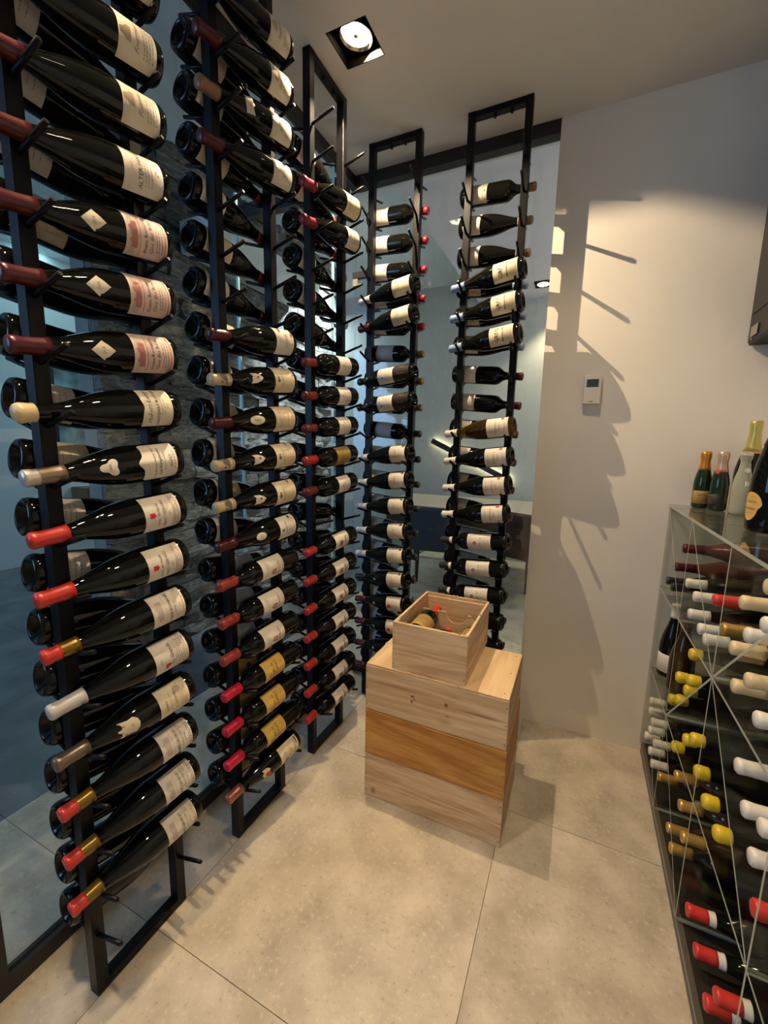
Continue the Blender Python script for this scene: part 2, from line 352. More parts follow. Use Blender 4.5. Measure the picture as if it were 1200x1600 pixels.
def patch_mesh(name, kind, uc, zc, outline, mk, off=0.0006):
    # star-shaped patch wrapped on the bottle
    bm = bmesh.new(); n = len(outline); prev = None
    c = bm.verts.new(wrap(kind, uc, zc, off))
    for k in (1/3, 2/3, 1.0):
        o = off if k < 1 else off*0.6
        ring = [bm.verts.new(wrap(kind, uc+x*k, zc+y*k, o)) for x, y in outline]
        for i in range(n):
            j = (i+1) % n
            f = bm.faces.new((c, ring[i], ring[j])) if prev is None else bm.faces.new((prev[i], ring[i], ring[j], prev[j]))
            f.smooth = True
        prev = ring
    me = bpy.data.meshes.new(name); bm.to_mesh(me); bm.free(); me.materials.append(M[mk])
    return me
def text_polys(body, size, shear=0.0):
    cu = bpy.data.curves.new('t', 'FONT'); cu.body = body; cu.size = size; cu.align_x = 'CENTER'; cu.resolution_u = 1; cu.shear = shear
    o = bpy.data.objects.new('t', cu)
    me = bpy.data.meshes.new_from_object(o)
    vs = [(v.co.x, v.co.y) for v in me.vertices]; fs = [tuple(p.vertices) for p in me.polygons]
    bpy.data.objects.remove(o); bpy.data.curves.remove(cu); bpy.data.meshes.remove(me)
    return vs, fs
def flat_wrap(bm, kind, polys, u, z, off, mi, step=0.0035):
    """flat polygons cut into narrow columns, then wrapped round the bottle"""
    vs, fs = polys; fb = bmesh.new(); bv = [fb.verts.new((x, y, 0)) for x, y in vs]
    for f in fs:
        try: fb.faces.new([bv[i] for i in f])
        except ValueError: pass
    x0, x1 = min(x for x, y in vs), max(x for x, y in vs); x = math.ceil(x0/step)*step
    while x < x1:
        bmesh.ops.bisect_plane(fb, geom=fb.verts[:]+fb.edges[:]+fb.faces[:], plane_co=(x, 0, 0), plane_no=(1, 0, 0)); x += step
    mp = {v: bm.verts.new(wrap(kind, u+v.co.x, z+v.co.y, off)) for v in fb.verts}
    for f in fb.faces:
        try: bm.faces.new([mp[v] for v in f.verts]).material_index = mi
        except ValueError: pass
    fb.free()
def print_mesh(kind, items, off=0.0010):
    bm = bmesh.new(); mats = []
    for it in items:
        mk = it[-1]
        if mk not in mats: mats.append(mk)
        mi = mats.index(mk)
        if it[0] == 't':
            _, body, u, z, size, sh, _m = it
            flat_wrap(bm, kind, text_polys(body, size, sh), u, z, off+0.0003, mi)
        elif it[0] == 'r':
            _, u, z, w, h, _m = it
            n = max(1, int(w/0.005))
            lo = [bm.verts.new(wrap(kind, u-w/2+w*i/n, z-h/2, off)) for i in range(n+1)]
            hi = [bm.verts.new(wrap(kind, u-w/2+w*i/n, z+h/2, off)) for i in range(n+1)]
            for i in range(n): bm.faces.new((lo[i], lo[i+1], hi[i+1], hi[i])).material_index = mi
        elif it[0] == 'f':     # a line of fine print: short dashes
            _, u, z, w, h, _m = it
            rnd = random.Random(int(abs(u*1e4)+z*1e5+w*1e4)); x = u-w/2
            while x < u+w/2:
                ww = rnd.uniform(0.003, 0.007); e = min(x+ww, u+w/2)
                vs = [bm.verts.new(wrap(kind, a, b, off+0.0002)) for a, b in ((x, z-h/2), (e, z-h/2), (e, z+h/2), (x, z+h/2))]
                bm.faces.new(vs).material_index = mi; x = e+rnd.uniform(0.0012, 0.002)
        elif it[0] == 'p':
            _, u, z, pts, _m = it
            flat_wrap(bm, kind, (pts, [tuple(range(len(pts)))]), u, z, off+0.0002, mi)
    me = bpy.data.meshes.new('print'); bm.to_mesh(me); bm.free()
    for m in mats: me.materials.append(M[m])
    return me
def disc(r, n=18, sy=1.0): return [(r*math.cos(2*PI*i/n), r*sy*math.sin(2*PI*i/n)) for i in range(n)]
SHIELD = [(-0.011, 0.013), (0, 0.010), (0.011, 0.013), (0.010, 0.0), (0.006, -0.009), (0, -0.015), (-0.006, -0.009), (-0.010, 0.0)]
SMALL_SHIELD = [(-0.0055, 0.006), (0.0055, 0.006), (0.0055, -0.004), (0, -0.008), (-0.0055, -0.004)]
DIAMOND = [(0, 0.015), (0.007, 0.0075), (0.014, 0), (0.007, -0.0075), (0, -0.015), (-0.007, -0.0075), (-0.014, 0), (-0.007, 0.0075)]
HEART = [(-0.014, 0.016), (0, 0.019), (0.014, 0.016), (0.012, 0.002), (0.014, -0.006), (0.008, -0.012), (0, -0.014), (-0.008, -0.012), (-0.014, -0.006), (-0.012, 0.002)]
TREFOIL = [(0.0145*(0.78+0.22*math.cos(3*(a-PI/2)))*math.cos(a), 0.0145*(0.78+0.22*math.cos(3*(a-PI/2)))*math.sin(a)) for a in [2*PI*i/30 for i in range(30)]]
HOUSE = [(-0.024, -0.006), (0.024, -0.006), (0.024, 0.006), (0.016, 0.006), (0.012, 0.012), (0.004, 0.006), (-0.006, 0.006), (-0.010, 0.011), (-0.016, 0.006), (-0.024, 0.006)]

def fine(zs, w=0.05, h=0.0011, c='ink_grey', u=0.0): return [('f', u, z, w, h, c) for z in zs]
# label designs: (z0, z1, half angle, paper, notch, print items)
DES = {}
DES['house_a'] = (0.022, 0.100, 1.15, 'paper_white', 0, [('p', 0, 0.083, HOUSE, 'ink_pale'), ('r', -0.012, 0.083, 0.004, 0.008, 'ink_rose'), ('r', 0.0, 0.083, 0.004, 0.008, 'ink_rose'), ('r', 0.012, 0.083, 0.004, 0.008, 'ink_rose'), ('r', 0, 0.0705, 0.07, 0.0006, 'ink_pale'),
    ('t', 'SAINT-GEORGES', 0, 0.056, 0.0092, 0, 'ink_black'), ('t', 'LES VIEILLES VIGNES', 0, 0.047, 0.0048, 0, 'ink_grey')]+fine([0.040], 0.02)+[('r', 0.030, 0.046, 0.014, 0.014, 'ink_pale')]+fine([0.030, 0.026], 0.06))
DES['house_b'] = (0.022, 0.100, 1.15, 'paper_white', 0, [('p', 0, 0.083, HOUSE, 'ink_pale'), ('r', -0.012, 0.083, 0.004, 0.008, 'ink_rose'), ('r', 0.0, 0.083, 0.004, 0.008, 'ink_rose'), ('r', 0, 0.0705, 0.07, 0.0006, 'ink_pale'),
    ('t', 'VOSNE-ROMAN\u00c9E', 0, 0.055, 0.0098, 0, 'ink_black'), ('t', 'PREMIER CRU', 0, 0.046, 0.0052, 0, 'ink_grey'), ('r', 0, 0.042, 0.07, 0.0006, 'ink_pale'), ('t', '2010', 0, 0.034, 0.006, 0, 'ink_grey')]+fine([0.028], 0.05))
DES['georges'] = (0.024, 0.098, 1.12, 'paper_cream', 0, [('t', 'DOMAINE', -0.004, 0.080, 0.006, 0, 'ink_grey'), ('t', 'ST GEORGES', 0, 0.056, 0.0078, 0, 'ink_grey'), ('p', 0.024, 0.050, disc(0.009), 'ink_tan'), ('t', '75', 0.036, 0.042, 0.006, 0, 'ink_grey')]+fine([0.071, 0.046, 0.040, 0.033], 0.045, c='ink_tan'))
DES['redshield'] = (0.020, 0.102, 1.2, 'paper_white', 0, [('p', -0.020, 0.074, SMALL_SHIELD, 'ink_red'), ('r', -0.028, 0.076, 0.004, 0.004, 'ink_black'), ('t', '1991', -0.006, 0.086, 0.008, 0.2, 'ink_grey'), ('t', 'La Grande', 0.004, 0.058, 0.013, 0.35, 'ink_black'), ('r', 0, 0.054, 0.075, 0.0006, 'ink_grey')]+fine([0.049, 0.044, 0.040, 0.035, 0.031, 0.026], 0.07))
DES['motelles'] = (0.022, 0.104, 1.2, 'paper_white', 0, [('p', 0.0, 0.088, SMALL_SHIELD, 'ink_red'), ('r', 0.003, 0.088, 0.005, 0.011, 'ink_brown'), ('t', 'NUITS \u00b7 MUTELLES', 0, 0.071, 0.0068, 0, 'ink_black'), ('t', 'SAINT-GERVAIS', 0, 0.057, 0.0098, 0, 'ink_grey'), ('t', '2012', 0, 0.047, 0.005, 0, 'ink_grey'), ('r', 0, 0.037, 0.08, 0.007, 'ink_pale')]+fine([0.030, 0.027], 0.07))
DES['rapet'] = (0.022, 0.098, 1.15, 'paper_white', 0.012, [('t', 'Pernand-Vergelesses 1er Cru', 0, 0.072, 0.0078, 0, 'ink_grey'), ('t', 'Les Vergelesses', 0, 0.060, 0.0098, 0, 'ink_black'), ('t', 'RAPET', 0, 0.034, 0.010, 0, 'ink_grey')]+fine([0.052, 0.029], 0.04))
DES['santenay'] = (0.026, 0.094, 1.2, 'paper_ivory', -0.004, [('t', 'Hubert Lamy', 0, 0.074, 0.014, 0.45, 'ink_grey'), ('t', 'SANTENAY ROUGE', 0, 0.057, 0.0098, 0, 'ink_black'), ('t', '2017', 0, 0.037, 0.006, 0, 'ink_grey')]+fine([0.052, 0.046], 0.035))
DES['reas'] = (0.018, 0.104, 1.2, 'paper_pink', 0, [('r', 0, 0.092, 0.085, 0.012, 'ink_pale'), ('p', -0.004, 0.088, HOUSE, 'ink_rose'), ('r', 0, 0.0765, 0.085, 0.0012, 'ink_rose'), ('t', 'Vosne Roman\u00e9e', 0, 0.062, 0.0105, 0, 'ink_black'), ('t', 'Clos des R\u00e9as', 0, 0.049, 0.0115, 0, 'ink_black'), ('r', 0, 0.024, 0.085, 0.0014, 'ink_rose')]+fine([0.042, 0.037, 0.031], 0.055))
DES['walter'] = (0.020, 0.100, 1.2, 'paper_white', 0, [('t', '2017', -0.004, 0.083, 0.007, 0, 'ink_grey'), ('t', 'ALTER HAUT', 0, 0.064, 0.0125, 0, 'ink_black'), ('t', 'Daniel', 0.008, 0.030, 0.011, 0.4, 'ink_grey')]+fine([0.058, 0.052, 0.045], 0.06))
DES['emblem'] = (0.020, 0.094, 1.1, 'paper_ivory', 0, [('p', 0, 0.080, TREFOIL[::3], 'ink_tan'), ('r', 0, 0.080, 0.004, 0.018, 'ink_grey'), ('t', 'Fourrier', 0, 0.056, 0.013, 0.4, 'ink_grey')]+fine([0.046, 0.040, 0.034, 0.028], 0.05))
DES['crest'] = (0.020, 0.092, 1.15, 'paper_white', 0, [('p', 0, 0.076, disc(0.009), 'ink_pale'), ('r', 0, 0.076, 0.005, 0.012, 'ink_grey')]+fine([0.060, 0.054, 0.046, 0.040, 0.032, 0.027], 0.05)+[('t', 'ROMAN\u00c9E', 0, 0.048, 0.008, 0, 'ink_grey')])
DES['burg_cream'] = (0.018, 0.100, 1.15, 'paper_cream', 0, [('p', -0.006, 0.086, disc(0.006), 'ink_grey'), ('r', 0.003, 0.086, 0.007, 0.006, 'ink_grey'), ('t', 'MEURSAULT', 0, 0.066, 0.0085, 0, 'ink_grey'), ('r', 0.040, 0.040, 0.014, 0.007, 'ink_grey')]+fine([0.074, 0.060, 0.052, 0.046, 0.039, 0.032, 0.026], 0.066, c='ink_tan'))
DES['burg_ivory'] = (0.018, 0.100, 1.15, 'paper_cream', 0, fine([0.088, 0.084, 0.070, 0.064, 0.050, 0.045, 0.032, 0.028], 0.06, 0.0014, 'ink_tan')+[('r', 0, 0.078, 0.05, 0.007, 'ink_pale')])
DES['burg_white'] = (0.020, 0.090, 1.1, 'paper_white', 0, [('p', -0.004, 0.078, [(-0.006, 0), (0, 0.007), (0.006, 0), (0, -0.007)], 'ink_grey'), ('t', 'CHAMBERTIN', 0, 0.060, 0.0078, 0, 'ink_black'), ('r', 0.036, 0.040, 0.012, 0.008, 'ink_black')]+fine([0.052, 0.046, 0.038, 0.032, 0.027], 0.055))
DES['pauillac'] = (0.078, 0.168, 1.2, 'paper_white', 0, [('p', -0.010, 0.120, [(-0.009, -0.008), (0.009, -0.008), (0.009, 0.008), (0.004, 0.008), (0, 0.017), (-0.004, 0.008), (-0.009, 0.008)], 'ink_rose'), ('p', -0.010, 0.120, disc(0.004, 8), 'ink_pale'), ('t', 'PAUILLAC', 0, 0.098, 0.0115, 0, 'ink_grey')]+fine([0.150, 0.086, 0.083], 0.04, c='ink_pale'))
DES['yellow'] = (0.080, 0.166, 1.2, 'paper_yellow', 0, [('t', 'Moulin de', -0.004, 0.128, 0.015, 0.35, 'ink_brown'), ('t', 'Duhart', 0.004, 0.112, 0.017, 0.35, 'ink_brown'), ('t', 'Pauillac', 0.010, 0.094, 0.007, 0.2, 'ink_brown'), ('p', -0.016, 0.146, disc(0.006), 'ink_gold')]+fine([0.088, 0.104], 0.03, c='ink_gold'))
DES['seal_red'] = (0.018, 0.104, 1.05, 'paper_cream', 0, [('p', -0.018, 0.078, disc(0.009), 'ink_red'), ('t', 'Poggio', 0.008, 0.056, 0.015, 0.45, 'ink_tan'), ('r', 0, 0.036, 0.070, 0.005, 'ink_tan'), ('r', 0.026, 0.026, 0.026, 0.006, 'ink_brown'), ('p', 0.010, 0.082, disc(0.010, 10), 'ink_pale')]+fine([0.048, 0.068], 0.05, c='ink_tan'))
DES['figure'] = (0.070, 0.158, 1.15, 'paper_white', 0, [('p', -0.004, 0.124, [(-0.011, -0.013), (0.011, -0.013), (0.012, 0.006), (0.004, 0.013), (0, 0.005), (-0.005, 0.014), (-0.012, 0.006)], 'ink_rose'), ('p', -0.004, 0.120, disc(0.004, 8), 'ink_black'), ('r', 0.004, 0.094, 0.032, 0.006, 'ink_grey')]+fine([0.084, 0.080], 0.05))
DES['claret'] = (0.062, 0.138, 1.15, 'paper_white', 0, [('p', 0, 0.115, disc(0.006, 10), 'ink_pale'), ('t', 'CH\u00c2TEAU', 0, 0.100, 0.009, 0, 'ink_grey')]+fine([0.090, 0.083, 0.076, 0.070], 0.05))
DES['goldlabel'] = (0.062, 0.150, 1.2, 'paper_gold', 0, [('t', 'RESERVA', 0, 0.108, 0.012, 0, 'ink_brown')]+fine([0.126, 0.092, 0.084], 0.05, 0.002, 'ink_brown'))
DES['plain'] = (0.024, 0.098, 1.1, 'paper_white', 0, fine([0.080, 0.070, 0.060, 0.048, 0.036], 0.05))
DES['plain_cream'] = (0.030, 0.115, 1.2, 'paper_cream', 0, fine([0.096, 0.080, 0.066, 0.052], 0.05, c='ink_tan'))
DES['plain_grey'] = (0.070, 0.160, 1.2, 'paper_grey', 0, fine([0.14, 0.128, 0.114, 0.10, 0.088], 0.055, c='ink_pale'))
DES['olive'] = (0.072, 0.162, 1.2, 'paper_gold', 0, [('p', 0.0, 0.125, disc(0.010), 'ink_black')]+fine([0.10, 0.09], 0.05, c='ink_brown'))
DES['g'] = (0.020, 0.104, 1.15, 'paper_ivory', 0, [('t', 'GC', 0, 0.066, 0.024, 0, 'ink_tan')]+fine([0.050, 0.044, 0.038, 0.030], 0.05, c='ink_tan'))
DES['grus'] = (0.022, 0.116, 1.15, 'paper_cream', 0, [('t', 'GRUS', 0, 0.078, 0.024, 0, 'ink_black'), ('r', 0, 0.062, 0.058, 0.0055, 'ink_grey'), ('t', 'PINOT NOIR', 0, 0.0600, 0.0055, 0, 'paper_cream')]+fine([0.054, 0.048, 0.042, 0.036, 0.030], 0.05))
DES['blackgold'] = (0.098, 0.176, 1.15, 'paper_white', 0, [('r', 0, 0.056, 0.086, 0.076, 'ink_dark')]+[('r', -0.035+0.010*i_, 0.056+0.012*math.sin(i_*2.1), 0.0035+0.002*(i_ % 3), 0.030+0.012*math.cos(i_*1.7), 'ink_bronze') for i_ in range(8)]+[('p', -0.012, 0.150, disc(0.004, 8), 'ink_black')]+fine([0.160, 0.140, 0.132, 0.124, 0.114], 0.05))
DES['meurs'] = (0.018, 0.106, 1.15, 'paper_white', 0, [('t', 'MEURSAULT', 0, 0.064, 0.010, 0, 'ink_grey'), ('t', 'BLANC', 0, 0.050, 0.008, 0, 'ink_grey'), ('p', 0.036, 0.040, disc(0.0065, 12), 'ink_red')]+fine([0.092, 0.032], 0.035))
DES['greybur'] = (0.018, 0.098, 1.15, 'paper_white', 0, [('t', 'VOLNAY', 0, 0.062, 0.009, 0, 'ink_grey'), ('r', 0.036, 0.030, 0.014, 0.012, 'ink_grey')]+fine([0.080, 0.070, 0.052, 0.044], 0.05, c='ink_pale'))
DES['reddot'] = (0.018, 0.096, 1.1, 'paper_white', 0, [('p', -0.004, 0.078, disc(0.0095), 'ink_red')]+fine([0.060, 0.052, 0.044, 0.036], 0.05))
DES['medallion'] = (0.066, 0.168, 1.15, 'paper_white', 0, [('p', 0, 0.134, disc(0.008), 'ink_rose'), ('r', 0, 0.134, 0.012, 0.003, 'ink_pale'), ('t', 'GRAND VIN', 0, 0.108, 0.009, 0, 'ink_grey')]+fine([0.156, 0.100, 0.092, 0.084, 0.076], 0.055))
DES['whitetop'] = (0.030, 0.118, 1.2, 'paper_white', 0, fine([0.10, 0.09, 0.08, 0.066, 0.054, 0.046], 0.055)+[('p', 0, 0.108, disc(0.004, 8), 'ink_grey')])
DES['orangeedge'] = (0.030, 0.112, 1.2, 'paper_white', 0, [('r', 0, 0.1112, 0.085, 0.0015, 'ink_red')]+fine([0.10, 0.09, 0.08, 0.066, 0.054, 0.046], 0.055))
# shoulder labels
NECK = {
 'diamond': (0.160, DIAMOND, 'paper_ivory', [('t', '2018', 0, 0.158, 0.0065, 0, 'ink_grey')]),
 'trefoil': (0.163, TREFOIL, 'paper_white', [('t', '2018', 0, 0.162, 0.0065, 0, 'ink_grey')]),
 'heart': (0.163, HEART, 'paper_cream', [('t', 'CL', 0, 0.158, 0.008, 0.3, 'ink_grey')]),
 'shield': (0.165, SHIELD, 'paper_ivory', [('p', 0.002, 0.162, disc(0.004, 8), 'ink_grey'), ('t', '2017', 0, 0.170, 0.005, 0, 'ink_rose')]),
 'oval': (0.166, disc(0.010, 20, 1.7), 'paper_ivory', [('r', 0, 0.166, 0.006, 0.018, 'ink_tan')]),
 'oval_s': (0.163, disc(0.009, 20, 1.4), 'paper_white', [('t', '1999', 0, 0.161, 0.006, 0, 'ink_grey')]),
 'redseal': (0.165, [(-0.016, 0.012), (0, 0.016), (0.016, 0.012), (0.018, -0.004), (0.010, -0.015), (-0.010, -0.015), (-0.018, -0.004)], 'paper_cream', [('p', -0.004, 0.162, disc(0.0085), 'ink_red')]),
 'band': (0.163, [(-0.022, 0.011), (-0.011, 0.014), (0, 0.015), (0.011, 0.014), (0.022, 0.011), (0.022, -0.012), (0, -0.010), (-0.022, -0.012)], 'paper_ivory', [('f', 0, 0.165, 0.03, 0.0012, 'ink_tan'), ('f', 0, 0.158, 0.03, 0.0012, 'ink_tan')]),
 'crest_s': (0.170, SMALL_SHIELD, 'paper_grey', [('p', 0, 0.170, disc(0.003, 8), 'ink_black')]),
}
# capsules
CAPS = {
 'wine_red': [(0, 0.062, 'cap_wine_red')], 'dull_red': [(0, 0.060, 'cap_dull_red')],
 'redgold': [(0, 0.030, 'cap_red'), (0.030, 0.062, 'foil_olive')],
 'red': [(0, 0.062, 'cap_red')], 'crimson': [(0, 0.062, 'cap_crimson')], 'dark_red': [(0, 0.062, 'cap_dark_red')], 'brick_red': [(0, 0.060, 'cap_brick_red')],
 'redgoldband': [(0, 0.050, 'cap_red'), (0.050, 0.054, 'foil_gold')],
 'taupe': [(0, 0.062, 'foil_bronze')], 'tausilver': [(0, 0.024, 'foil_silver'), (0.024, 0.066, 'foil_taupe')],
 'grey': [(0, 0.064, 'cap_grey')], 'creamprint': [(0, 0.060, 'cap_cream')], 'white': [(0, 0.055, 'cap_white')], 'light_blue': [(0, 0.058, 'cap_light_blue')],
 'tan': [(0, 0.055, 'cap_tan')], 'copper': [(0, 0.055, 'foil_copper')], 'black': [(0, 0.058, 'cap_black')], 'greenband': [(0, 0.044, 'cap_green'), (0.044, 0.056, 'cap_white')],
 'gold': [(0, 0.058, 'foil_gold')], 'green': [(0, 0.055, 'cap_green')], 'olivegold': [(0, 0.055, 'foil_olive')], 'pale_green': [(0, 0.05, 'cap_pale_green')], 'redwhite': [(0, 0.045, 'cap_red'), (0.045, 0.060, 'cap_white')],
}
def bottle(kind, glass, cap, des, neck, mtx, label, group=None, roll=0.0, name='wine_bottle', cat='bottle', extra=None):
    """an upright bottle whose label faces local +X, put in place by mtx"""
    t = thing(name, label, cat, group=group)
    t.matrix_world = mtx @ Matrix.Rotation(roll, 4, 'Z')
    obj('bottle_glass', glass_mesh(kind, glass), parent=t)
    if cap:
        if cap.startswith('wax'): obj('wax_seal', wax_mesh(kind, 'cap_'+cap[4:], 0.030), parent=t)
        elif cap in CAPS:
            co = obj('capsule', capsule_mesh(kind, CAPS[cap]), parent=t)
            if cap == 'creamprint' and des:
                key = ('cp', kind); Lk = LEN[kind]
                if key not in CACHE: CACHE[key] = print_mesh(kind, [('p', 0.006, Lk-0.036, TREFOIL[::3], 'ink_grey'), ('p', -0.008, Lk-0.028, disc(0.004, 8), 'ink_grey'), ('p', -0.010, Lk-0.042, disc(0.003, 8), 'ink_grey'), ('r', 0, Lk-0.055, 0.03, 0.0012, 'ink_grey')], 0.0017)
                obj('print', CACHE[key], parent=co)
    if des:
        z0, z1, half, paper, notch, items = DES[des]
        lb = obj('label', label_mesh(kind, z0, z1, half, paper, notch), parent=t)
        key = ('p', kind, des)
        if key not in CACHE: CACHE[key] = print_mesh(kind, items)
        obj('print', CACHE[key], parent=lb)
    if neck:
        zc, outline, paper, items = NECK[neck]
        key = ('n', kind, neck)
        sc_ = 1.0 if neck in ('crest_s', 'redseal', 'band') else 1.35
        if key not in CACHE: CACHE[key] = (patch_mesh('shoulder_label', kind, 0, zc, [(x*sc_, y*sc_) for x, y in outline], paper), print_mesh(kind, items, 0.0011))
        nl = obj('shoulder_label', CACHE[key][0], parent=t); obj('print', CACHE[key][1], parent=nl)
    if extra: extra(t)
    return t
def aim(base, tip, face):
    """matrix: origin at base, +Z to tip, +X as near as possible to face"""
    z = (Vector(tip)-Vector(base)).normalized(); x = Vector(face); x = (x-z*x.dot(z)).normalized(); y = z.cross(x)
    return Matrix(((x.x, y.x, z.x, base[0]), (x.y, y.y, z.y, base[1]), (x.z, y.z, z.z, base[2]), (0, 0, 0, 1)))

# ================================================================== SETTING
# floor: base slab plus single tiles
fl = structure(obj('floor', boxm(-4.5, 2.6, -3.2, 5.2, -0.06, -0.004), M['grout']))
TX, TY, T0X, T0Y = 0.776, 0.810, 0.0, 0.610
tile_bm = boxm(-TX/2+0.0009, TX/2-0.0009, -TY/2+0.0009, TY/2-0.0009, -0.02, 0.0)
tile_me = bpy.data.meshes.new('tile'); tile_bm.to_mesh(tile_me); tile_bm.free(); tile_me.materials.append(M['tile'])
dim_tile_me = tile_me.copy(); dim_tile_me.materials.clear(); dim_tile_me.materials.append(M['dim_tile'])
for i in range(-6, 3):
    for j in range(-4, 6):
        t = obj('tile', dim_tile_me if i < -1 else tile_me, parent=fl); t.location = (T0X+(i+0.5)*TX, T0Y+(j+0.5)*TY, 0)
        if (i+j) % 2: t.rotation_euler = (0, 0, PI)
# cellar ceiling with square openings for the lamps
HW = 0.0725
def ceiling_cells():
    bm = bmesh.new()
    xs = sorted({-0.25, 1.75}|{round(l[0]+s*HW, 4) for l in LAMPS for s in (-1, 1)}); ys = sorted({-1.65, 2.15}|{round(l[1]+s*HW, 4) for l in LAMPS for s in (-1, 1)})
    for x0, x1 in zip(xs, xs[1:]):
        for y0, y1 in zip(ys, ys[1:]):
            if any(abs((x0+x1)/2-l[0]) < HW and abs((y0+y1)/2-l[1]) < HW for l in LAMPS): continue
            box(bm, x0, x1, y0, y1, H, H+0.22)
    return bm
structure(obj('ceiling', ceiling_cells(), M['ceiling']))
structure(obj('wall_back', boxm(0.743, 1.75, 2.0, 2.14, 0, H), M['wall']))
structure(obj('wall_right', boxm(1.62, 1.75, -1.65, 2.0, 0, H), M['wall']))
structure(obj('wall_front', boxm(-0.25, 1.75, -1.75, -1.65, 0, H), M['wall']))
# lounge and dining room beyond the glass
structure(obj('ceiling', boxm(-4.5, -0.25, -3.2, 5.2, 3.15, 3.3), M['lounge']))
structure(obj('ceiling', boxm(-0.25, 2.6, 2.15, 5.2, 2.9, 3.3), M['dining_ceiling']))
structure(obj('wall_lounge', boxm(-4.5, -4.2, -3.2, 5.2, 0, 3.15), M['lounge']))
structure(obj('wall_dining', boxm(-4.2, 2.6, 5.0, 5.2, 0, 3.15), M['dining']))
structure(obj('wall_dining_right', boxm(2.45, 2.6, 2.14, 5.0, 0, 2.9), M['dining']))
structure(obj('wall_lounge_front', boxm(-4.2, -0.25, -3.3, -3.2, 0, 3.15), M['lounge']))
# stone wall: backing plus single split stones
sw = structure(obj('wall_stone', boxm(-1.54, -1.43, 1.42, 3.95, 0, 3.0), M['grey_plaster']))
def stone_variant(seed):
    r = random.Random(seed); bm = bmesh.new()
    n, m = 4, 2
    top = [[bm.verts.new((0.5+r.uniform(-0.28, 0.28)*(0 < i < n or 0 < j < m)-0.12*(i in (0, n) or j in (0, m)), -0.5+i/n+r.uniform(-0.02, 0.02), -0.5+j/m+r.uniform(-0.05, 0.05))) for j in range(m+1)] for i in range(n+1)]
    bot = [[bm.verts.new((-0.5, -0.5+i/n, -0.5+j/m)) for j in range(m+1)] for i in range(n+1)]
    for i in range(n):
        for j in range(m): bm.faces.new((top[i][j], top[i+1][j], top[i+1][j+1], top[i][j+1]))
        bm.faces.new((bot[i][0], bot[i+1][0], top[i+1][0], top[i][0])); bm.faces.new((top[i][m], top[i+1][m], bot[i+1][m], bot[i][m]))
    for j in range(m):
        bm.faces.new((top[0][j], top[0][j+1], bot[0][j+1], bot[0][j])); bm.faces.new((bot[n][j], bot[n][j+1], top[n][j+1], top[n][j]))
    me = bpy.data.meshes.new('stone'); bm.to_mesh(me); bm.free(); me.materials.append(M['stone']); return me
SV = [stone_variant(i) for i in range(8)]
rs = random.Random(3); z = 0.0
while z < 2.98:
    hh = min(rs.uniform(0.065, 0.125), 3.0-z); y = 1.42
    while y < 3.94:
        w = min(rs.uniform(0.20, 0.52), 3.95-y)
        if 3.95-y-w < 0.08: w = 3.95-y
        s = obj('stone', rs.choice(SV), parent=sw); dp = rs.uniform(0.035, 0.075)
        s.scale = (dp, w-0.006, hh-0.005); s.location = (-1.43+dp/2, y+w/2, z+hh/2); y += w
    z += hh
# plaster bulkhead and dark lintel across the stone
structure(obj('trim_1', boxm(-1.36, -1.10, 1.95, 3.05, 2.42, 2.60, bevel=0.004), M['lounge']))
structure(obj('trim_2', boxm(-1.36, -0.25, 2.00, 2.05, H-0.052, H+0.02, bevel=0.002), M['steel']))

# glass walls
def window(name, parts):
    w = bpy.data.objects.new(name, None); C.objects.link(w); w['kind'] = 'structure'
    for nm, b, m in parts: obj(nm, boxm(*b, bevel=0.0008 if nm != 'pane' else 0), m, w)
    return w
XG0, XG1 = -0.214, -0.204
P = []
for y0, y1 in ((-1.64, -0.60), (-0.596, 0.330), (0.372, 1.196), (1.205, 1.816), (1.825, 2.040)):
    P.append(('pane', (XG0, XG1, y0, y1, 0.045, H-0.05), M['pane']))
for y0, y1 in ((1.196, 1.205), (1.816, 1.825)):
    P.append(('edge_strip', (XG0, XG1, y0, y1, 0.045, H-0.05), M['pane_edge']))
P += [('floor_rail', (-0.226, -0.192, -1.64, 2.05, 0.0, 0.045), M['steel']), ('head_rail', (-0.226, -0.192, -1.64, 2.05, H-0.05, H), M['steel']), ('mullion', (-0.228, -0.190, 0.332, 0.370, 0.045, H-0.05), M['steel'])]
window('window_1', P)
P = [('pane', (-0.202, 0.742, 2.024, 2.034, 0.045, H-0.05), M['pane']), ('floor_rail', (-0.192, 0.743, 2.010, 2.046, 0.0, 0.045), M['steel']), ('head_rail', (-0.192, 0.743, 2.000, 2.050, H-0.052, H), M['steel']), ('corner_clamp', (-0.203, -0.135, 1.998, 2.022, 2.136, 2.166), M['steel']), ('clamp_block', (-0.203, -0.176, 2.000, 2.022, 2.100, 2.136), M['sticker'])]
window('window_2', P)

